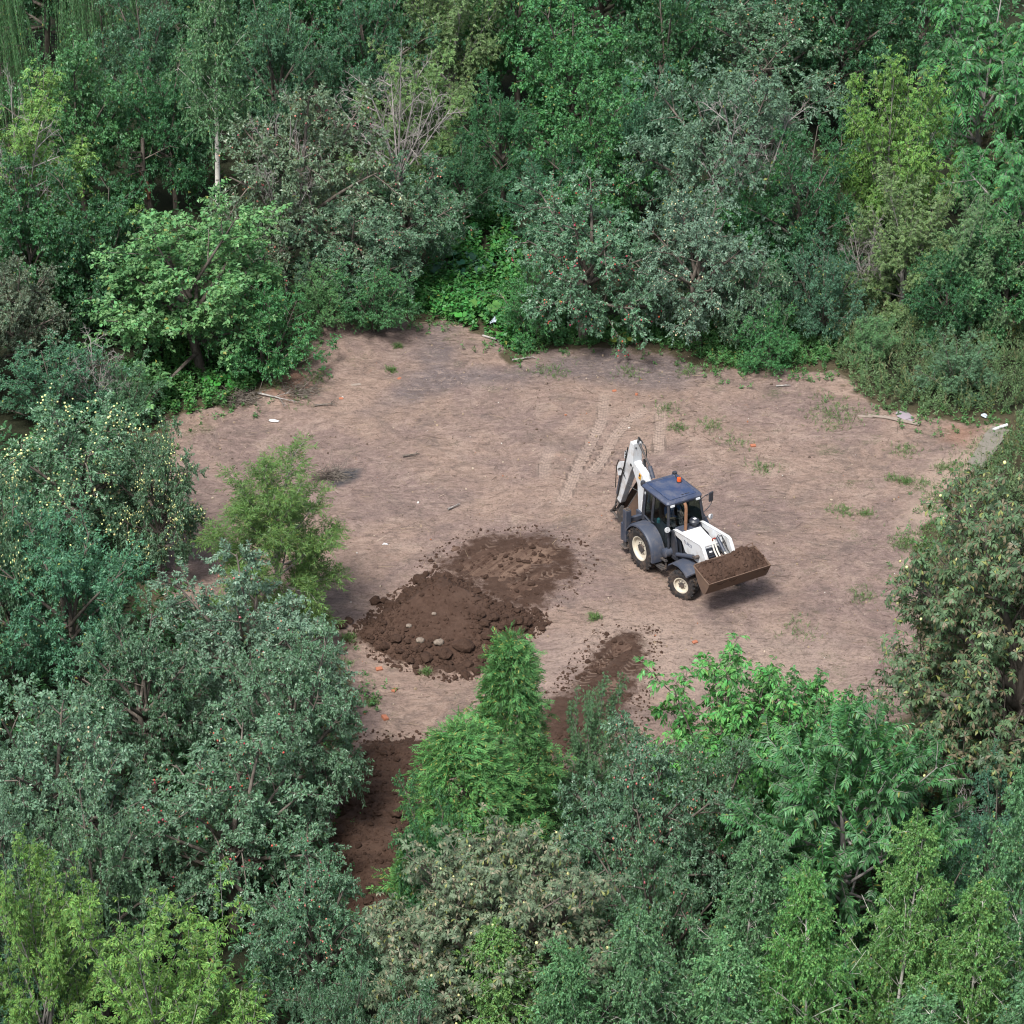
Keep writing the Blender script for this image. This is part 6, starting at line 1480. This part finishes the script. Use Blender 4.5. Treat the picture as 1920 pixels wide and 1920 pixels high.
    for s in (-1, 1):
        k = MB(); k.prism(bp, BY + s * W, BY + s * (W + 0.025)); k.build('side_plate', BUCKETM, db_, bevel=0.004, seg=1)
        k = MB(); k.tube([(-2.48, BY + s * W, 0.54), (-1.90, BY + s * W, 1.59)], 0.022, 5); k.build('rim_bar', MUDDY, db_)
    for i in range(4):
        k = MB(); k.box((-1.95, BY - 0.24 + i * 0.16, 1.65), (0.05, 0.07, 0.20), ry(-0.65)); k.build('tooth', MUDDY, db_, bevel=0.01)
    k = MB(); 
    for s in (-1, 1): k.prism([(-2.42, 0.26), (-2.60, 0.30), (-2.62, 0.60), (-2.50, 0.86), (-2.40, 0.84), (-2.42, 0.5)], BY + s * 0.13, BY + s * 0.17)
    k.build('bucket_ear', MUDDY, db_, bevel=0.01)
    yaw = math.radians(62); pv = Vector((-2.46, BY, 0)); db_.rotation_euler = (0, 0, yaw); db_.location = pv - rz(yaw) @ pv
    # hoses
    for pts, r in (([(-1.68, BY + 0.02, 2.44), (-1.48, BY + 0.06, 2.26), (-1.42, BY + 0.10, 1.96), (-1.60, BY + 0.08, 1.70), (-1.95, BY - 0.05, 1.76), (-2.14, BY - 0.14, 2.06), (-2.25, BY - 0.19, 2.28), (-2.44, BY - 0.19, 2.16)], 0.016),
                   ([(-2.52, BY - 0.10, 2.44), (-2.62, BY - 0.12, 2.2), (-2.66, BY - 0.12, 1.7), (-2.70, BY - 0.10, 1.35)], 0.016),
                   ([(-1.90, BY - 0.186, 3.2), (-2.06, BY - 0.20, 2.5), (-2.28, BY - 0.18, 1.9), (-2.52, BY - 0.13, 1.15)], 0.022),
                   ([(-1.56, BY + 0.12, 3.42), (-1.42, BY + 0.16, 3.34), (-1.36, BY + 0.16, 3.0), (-1.40, BY + 0.14, 2.7), (-1.28, BY + 0.14, 2.56), (-1.05, BY + 0.12, 2.50)], 0.018),
                   ([(-1.60, BY - 0.02, 3.46), (-1.66, BY + 0.05, 3.56), (-1.74, BY + 0.12, 3.52), (-1.60, BY + 0.17, 3.40)], 0.03)):
        P = [Vector(p) for p in pts]; S = []
        for i in range(len(P) - 1):
            p0, p1, p2, p3 = P[max(i - 1, 0)], P[i], P[i + 1], P[min(i + 2, len(P) - 1)]
            for j in range(5):
                t = j / 5; S.append(0.5 * ((2 * p1) + (p2 - p0) * t + (2 * p0 - 5 * p1 + 4 * p2 - p3) * t * t + (3 * p1 - p0 - 3 * p2 + p3) * t ** 3))
        S.append(P[-1]); k = MB(); k.tube(S, r, 7); k.build('hose', HOSE, M, True)
    k = MB(); k.prism([(-1.44, 2.92), (-1.52, 2.70), (-1.30, 2.44), (-1.10, 2.38), (-1.14, 2.52), (-1.34, 2.66)], BY + 0.10, BY + 0.16); k.build('hose_clamp', HOSE, boom)
    return M
LOADER = build_loader()
def loader_pt(p):
    c, s = math.cos(LA), math.sin(LA)
    return (LX + c * p[0] - s * p[1], LY + s * p[0] + c * p[1], LZ + p[2])

# soil heaped in the raised bucket: lies in it, a thing of its own
def build_load():
    xs = np.linspace(3.075, 3.90, 44); ys = np.linspace(-1.085, 1.085, 110)
    X, Y = np.meshgrid(xs, ys, indexing='ij'); x, y = X.ravel(), Y.ravel()
    mouth = 1.68 + (x - 3.07) / 0.86 * (1.44 - 1.68)
    e = np.minimum((x - 3.07) / 0.25, 1) * np.clip((3.90 - x) / 0.30, 0, 1) ** 0.8
    ey = np.clip((1.10 - np.abs(y)) / 0.32, 0, 1) ** 0.7
    bump_ = 0.15 + 0.16 * np.exp(-((y - 0.42) / 0.35) ** 2) + 0.06 * np.exp(-((y + 0.75) / 0.25) ** 2) - 0.07 * np.exp(-((y - 0.9) / 0.14) ** 2)
    z = mouth - 0.035 + bump_ * e * ey * (0.7 + 0.6 * np.exp(-((x - 3.3) / 0.3) ** 2)) + 0.16 * fbm(x * 4 + 9, y * 4, 4) + 0.11 * fbm(x * 11, y * 11, 3)
    # the soil has fallen away from the lip here and there
    z = z - 0.07 * sstep(3.72, 3.90, x) * (1 + 2.5 * fbm(x * 2, y * 3.2, 3)) + 0.03
    n = len(ys); i = (np.arange(len(xs) - 1)[:, None] * n + np.arange(n - 1)[None]).ravel()
    Q = np.stack([i, i + n, i + n + 1, i + 1], 1)
    # close it underneath
    V = np.stack([x, y, z], 1); o = len(V); B = np.stack([x, y, np.minimum(z - 0.02, np.interp(x, [3.07, 3.3, 3.62, 3.75, 3.93], [1.66, 1.27, 1.02, 1.1, 1.42]))], 1)
    sk = np.concatenate([np.arange(n), np.arange(1, len(xs)) * n + n - 1, (len(xs) - 1) * n + np.arange(n - 2, -1, -1), np.arange(len(xs) - 2, 0, -1) * n])
    S = np.stack([sk, np.roll(sk, -1), np.roll(sk, -1) + o, sk + o], 1)
    me = np_mesh('soil_load', np.concatenate([V, B]), [Q, Q[:, ::-1] + o, S], SOIL, True)
    l = obj('soil_load', me); l.location = (LX, LY, LZ); l.rotation_euler = (0, 0, LA)
    tag(l, 'brown soil heaped in the raised front bucket of the loader', 'soil')
    rng = np.random.default_rng(6)
    j = rng.choice(len(x), 330, replace=False)
    j = j[(z[j] > mouth[j] - 0.05)]
    c = obj('crumbs', lumps('crumbs', np.stack([x[j], y[j], z[j]], 1), np.clip(rng.lognormal(-3.5, 0.5, len(j)), 0.012, 0.07), SOIL, 9), l); c['kind'] = 'stuff'
build_load()

# ------------------------------------------------------------------ the driver
def build_driver():
    J = {}; E = []
    def jn(name, p, r, par=None):
        J[name] = (len(J), p, r)
        if par: E.append((J[par][0], J[name][0]))
    jn('pelvis', (0.02, 0, 1.56), (0.15, 0.13)); jn('belly', (0.03, 0, 1.70), (0.14, 0.125), 'pelvis'); jn('chest', (0.08, 0, 1.88), (0.16, 0.13), 'belly'); jn('collar', (0.11, 0, 2.02), (0.09, 0.08), 'chest')
    jn('neck', (0.14, 0, 2.09), (0.055, 0.055), 'collar'); jn('chin', (0.18, 0, 2.17), (0.075, 0.08), 'neck'); jn('head', (0.18, 0, 2.25), (0.085, 0.095), 'chin'); jn('top', (0.16, 0, 2.33), (0.06, 0.065), 'head')
    jn('nose', (0.285, 0, 2.225), (0.014, 0.018), 'head')
    for s, n in ((-1, 'r'), (1, 'l')):
        jn('ear' + n, (0.165, s * 0.092, 2.23), (0.012, 0.022), 'head')
        jn('sh' + n, (0.11, s * 0.20, 1.98), (0.075, 0.07), 'collar'); jn('ua' + n, (0.20, s * 0.255, 1.84), (0.055, 0.055), 'sh' + n); jn('el' + n, (0.28, s * 0.27, 1.72), (0.044, 0.044), 'ua' + n)
        jn('fa' + n, (0.38, s * 0.22, 1.735), (0.042, 0.042), 'el' + n); jn('wr' + n, (0.47, s * 0.165, 1.765), (0.029, 0.027), 'fa' + n); jn('palm' + n, (0.515, s * 0.150, 1.795), (0.037, 0.022), 'wr' + n)
        for k, (dx, dz) in enumerate(((0.0, 0.0), (0.012, 0.018), (0.022, 0.036), (0.030, 0.052))):
            y = s * (0.158 + 0.008 * k)
            jn('f%d%s' % (k, n), (0.555 - 0.01 * k, y + s * 0.02, 1.795 + dz), (0.009, 0.009), 'palm' + n); jn('g%d%s' % (k, n), (0.58 - 0.012 * k, y + s * 0.035, 1.775 + dz), (0.008, 0.008), 'f%d%s' % (k, n)); jn('h%d%s' % (k, n), (0.565 - 0.012 * k, y + s * 0.03, 1.752 + dz), (0.007, 0.007), 'g%d%s' % (k, n))
        jn('th' + n, (0.52, s * 0.118, 1.80), (0.011, 0.011), 'palm' + n); jn('tg' + n, (0.55, s * 0.112, 1.79), (0.009, 0.009), 'th' + n)
        jn('hip' + n, (0.08, s * 0.10, 1.54), (0.10, 0.09), 'pelvis'); jn('kn' + n, (0.50, s * 0.16, 1.58), (0.065, 0.062), 'hip' + n); jn('an' + n, (0.60, s * 0.15, 1.27), (0.045, 0.045), 'kn' + n); jn('toe' + n, (0.72, s * 0.15, 1.225), (0.042, 0.035), 'an' + n)
    me = bpy.data.meshes.new('person'); me.from_pydata([v[1] for v in J.values()], E, []); me.update()
    o = obj('person', me)
    sk = o.modifiers.new('skin', 'SKIN'); sk.use_smooth_shade = True; sk.branch_smoothing = 0.6
    sv = me.skin_vertices[0].data
    for i, (_, p, r) in J.items() if False else [(v[0], v) for v in J.values()]:
        sv[i].radius = r[2] if False else J_r(J, i)
        sv[i].use_root = i == 0
    o.modifiers.new('sub', 'SUBSURF').render_levels = 1; o.modifiers['sub'].levels = 1
    dg = bpy.context.evaluated_depsgraph_get(); dg.update()
    me2 = bpy.data.meshes.new_from_object(o.evaluated_get(dg)); bpy.data.objects.remove(o)
    me2.name = 'person'
    skin, shirt, jeans, hair = (flat_mat('skin', (0.42, 0.24, 0.16), 0.55), flat_mat('blue_shirt', (0.035, 0.075, 0.20), 0.85), flat_mat('dark_trousers', (0.03, 0.035, 0.05), 0.9), flat_mat('dark_hair', (0.03, 0.02, 0.015), 0.7))
    me2.materials.clear()
    for m in (skin, shirt, jeans, hair): me2.materials.append(m)
    for f in me2.polygons:
        x, y, z = f.center
        if z > 2.065: k = 3 if (z > 2.27 or (x < 0.15 and z > 2.17)) else 0
        elif z > 1.60 and x < 0.24 and abs(y) < 0.34 and not (x > 0.235 and z < 1.78): k = 1
        elif z < 1.66 and (x < 0.62 or z < 1.6) and abs(y) < 0.3 and z < 1.66: k = 2
        else: k = 0
        f.material_index = k; f.use_smooth = True
    p = obj('person', me2); p.location = (LX, LY, LZ); p.rotation_euler = (0, 0, LA)
    tag(p, 'driver in a blue shirt with both bare arms on the steering wheel', 'person')
def J_r(J, i):
    for v in J.values():
        if v[0] == i: return v[2]
build_driver()

# ------------------------------------------------------------------ things lying about
def at_ground(o, x, y, dz=0.0):
    o.location = (x, y, gz(x, y) + dz); return o
WOOD_OLD = paint('weathered_wood', (0.24, 0.20, 0.17), 0.85, (0.11, 0.09, 0.07), 0.6, 6, 0.2)
CONCRETE = paint('old_concrete', (0.17, 0.155, 0.135), 0.9, (0.09, 0.085, 0.06), 0.6, 4, 0.2, streak=False)
BRICK = flat_mat('brick_rubble', (0.30, 0.11, 0.06), 0.9); PLASTIC = flat_mat('white_plastic', (0.58, 0.59, 0.60), 0.4); CREAMST = flat_mat('pale_rubble', (0.55, 0.46, 0.38), 0.9); BLUISH = flat_mat('bluish_plastic', (0.45, 0.52, 0.60), 0.3)
def crumpled(name, seed, mat, size):
    me = lump_mesh(name, seed, mat, 0.45, 0.5); o = obj(name, me); o.scale = size; return o
def build_debris():
    D = DEBRIS
    x, y = D['bag']; o = at_ground(crumpled('plastic_bag', 71, PLASTIC, (0.17, 0.10, 0.10)), x, y, 0.04); tag(o, 'crumpled white bag lying on bare earth below the brush pile', 'bag')
    x, y = D['bag2']; o = at_ground(crumpled('plastic_bag', 72, BLUISH, (0.10, 0.20, 0.10)), x, y, 0.25); o.rotation_euler = (0.5, 0, -0.5); tag(o, 'torn bluish white bag caught in the weeds by the fallen branches', 'bag')
    x, y = D['bottle']; o = at_ground(crumpled('plastic_bag', 73, BLUISH, (0.09, 0.14, 0.09)), x, y, 0.08); tag(o, 'pale scrap of plastic in the grass near the concrete path', 'plastic scrap')
    x, y = D['sheet']; o = at_ground(crumpled('paper_scrap', 74, PLASTIC, (0.10, 0.06, 0.025)), x, y, 0.02); tag(o, 'small white scrap on the earth behind the soil ramp', 'scrap')
    x, y = D['board']; k = MB(); k.box((0, 0, 0.03), (0.34, 0.13, 0.05), rz(0.25)); o = k.build('board', WOOD_OLD, None, bevel=0.008); at_ground(o, x, y); tag(o, 'short pale board lying on the bank of bare earth', 'board')
    for i, (x, y, l, w, a, lab) in enumerate(D['planks']):
        k = MB(); k.box((0, 0, 0.02), (l, w, 0.035), rz(a)); o = k.build('plank', WOOD_OLD, None, bevel=0.006); at_ground(o, x, y, 0.01 * i); tag(o, lab, 'plank', 'old planks at the edge of the meadow')
    x, y = D['cloth']; o = at_ground(crumpled('tarp_scrap', 75, flat_mat('faded_tarp', (0.26, 0.22, 0.25), 0.8), (0.30, 0.38, 0.06)), x, y, 0.03); tag(o, 'faded mauve tarp scrap beside the old planks', 'tarp')
    # concrete path of slabs
    sl = D['slabs']
    root = tag(empty('concrete_path', (sl[0][0], sl[0][1], gz(*sl[0]))), 'narrow path of old concrete slabs running into the side weeds', 'path')
    for i, (x, y) in enumerate(sl):
        k = MB(); k.box((0, 0, 0.03), (0.86, 0.62, 0.10)); s = k.build('slab', CONCRETE, root, bevel=0.012)
        s.location = (x - sl[0][0], y - sl[0][1], gz(x, y) - gz(*sl[0]) + 0.012 * (i % 2)); s.rotation_euler = (0.02 * (i % 2), 0.01, math.radians(62) + 0.05 * (i % 3 - 1))
    (x0, y0), (x1, y1) = D['pipe']; k = MB(); k.cyl((0, 0, 0.1), (x1 - x0, y1 - y0, 0.14), 0.055, 10); o = k.build('pipe', PLASTIC, None, True); at_ground(o, x0, y0); tag(o, 'white plastic pipe lying across the end of the concrete path', 'pipe')
    # bricks
    for i, (x, y, s, a, lab) in enumerate(D['bricks']):
        k = MB(); k.box((0, 0, 0), (s * 1.5, s, s * 0.6), rz(a) @ rx(0.2)); o = k.build('brick_fragment', BRICK, None, bevel=0.012); at_ground(o, x, y, s * 0.15); tag(o, lab, 'brick', 'broken bricks on the bare earth')
    # branches
    rng = np.random.default_rng(77)
    for i, (x, y, L, a, n, lab) in enumerate(D['branches']):
        b = Br([(0, 0, 0.06)], [(math.cos(a), math.sin(a), 0.03)], [L], [0.0]); b1 = kids(rng, b, n, 0.2, 1.0, (25, 60), 0.5, 0.0, 0.02, flat=0.7); b2 = kids(rng, b1, 3, 0.3, 1, (20, 60), 0.5, 0, 0.02, flat=0.7)
        W, Q = join([tubes(b, 0.028 + 0.012 * L, 0.012, 5, 6), tubes(b1, 0.016, 0.006, 3, 4), tubes(b2, 0.008, 0.005, 2, 3)])
        o = obj('fallen_branch', np_mesh('fallen_branch', W, [Q], BARK_GREY if i % 2 == 0 else BARK, True)); at_ground(o, x, y); tag(o, lab, 'branch', 'fallen branches on the earth')
    # brush pile: a tangle of twigs
    for (x, y, w, lab) in D['brush']:
        n = 190; A = np.column_stack([rng.normal(0, w * 0.42, n), rng.normal(0, w * 0.28, n), np.abs(rng.normal(0.02, 0.10, n))])
        d = rng.normal(0, 1, (n, 3)) * [1, 1, 0.25]; W, Q = tubes(Br(A, d, rng.uniform(0.25, 0.8, n), rng.normal(0, 0.1, n)), 0.011, 0.005, 2, 3)
        o = obj('brush_pile', np_mesh('brush_pile', W, [Q], BARK, False)); at_ground(o, x, y); tag(o, lab, 'brush pile', 'heaps of dry twigs')
    # litter nobody could count: chips, straw, pebbles, crumbs of brick
    n = 7600; p = rand_in(rng, 'CLEARING', n); z = ground_h(p[:, 0], p[:, 1]) + 0.045 * 0 + 0.015
    zz = z + (0.045 * fbm(p[:, 0] * 1.1 + 3, p[:, 1] * 2.6, 4) + 0.02 * fbm(p[:, 0] * 5, p[:, 1] * 5, 2))
    k = NT('litter'); t = k.attr('tint'); rp = k.n('ValToRGB'); k.l(t, rp.inputs[0]); cr = rp.color_ramp; cr.interpolation = 'CONSTANT'
    for pos_, c in ((0.0, (0.07, 0.05, 0.04)), (0.42, (0.11, 0.08, 0.062)), (0.62, (0.26, 0.20, 0.14)), (0.84, (0.34, 0.28, 0.22)), (0.955, (0.28, 0.12, 0.07)), (0.988, (0.48, 0.46, 0.43))):
        e = cr.elements.new(pos_) if pos_ > 0 else cr.elements[0]; e.position = pos_; e.color = (*c, 1)
    cr.elements.remove(cr.elements[len(cr.elements) - 1]) if cr.elements[-1].position >= 1.0 else None
    LIT = k.done(k.bsdf(rp.outputs[0], 0.9, 0, 0.2))
    m = 5200
    a = rng.random(m) * 6.28; L = np.clip(rng.lognormal(-2.1, 0.6, m), 0.04, 0.5)
    tw = Br(np.column_stack([p[:m], zz[:m]]), np.column_stack([np.cos(a), np.sin(a) * 0.5, rng.normal(0, 0.12, m)]), L, 0.0)
    V, Q = tubes(tw, 0.004 + L * 0.010, 0.004, 1, 3); tt = rng.random(m) * 0.86
    P2 = np.column_stack([p[m:], zz[m:]]); S2 = np.clip(rng.lognormal(-4.1, 0.55, n - m), 0.010, 0.07)
    tag(obj('twig_litter', np_mesh('twig_litter', V, [Q], LIT, False, tint=np.repeat(tt, 3))), 'twigs and straw strewn over the bare earth', kind='stuff')
    t2 = rng.random(n - m) * 0.6 + 0.4
    tag(obj('pebble_litter', lumps('pebble_litter', P2, S2, LIT, 13, t2)), 'pebbles, clods and brick crumbs strewn over the bare earth', kind='stuff')
build_debris()
print('objects', len(bpy.data.objects), 'tris', sum(sum(max(0, p.loop_total - 2) for p in m.polygons) if len(m.polygons) < 4000 else 2 * len(m.polygons) for m in bpy.data.meshes))
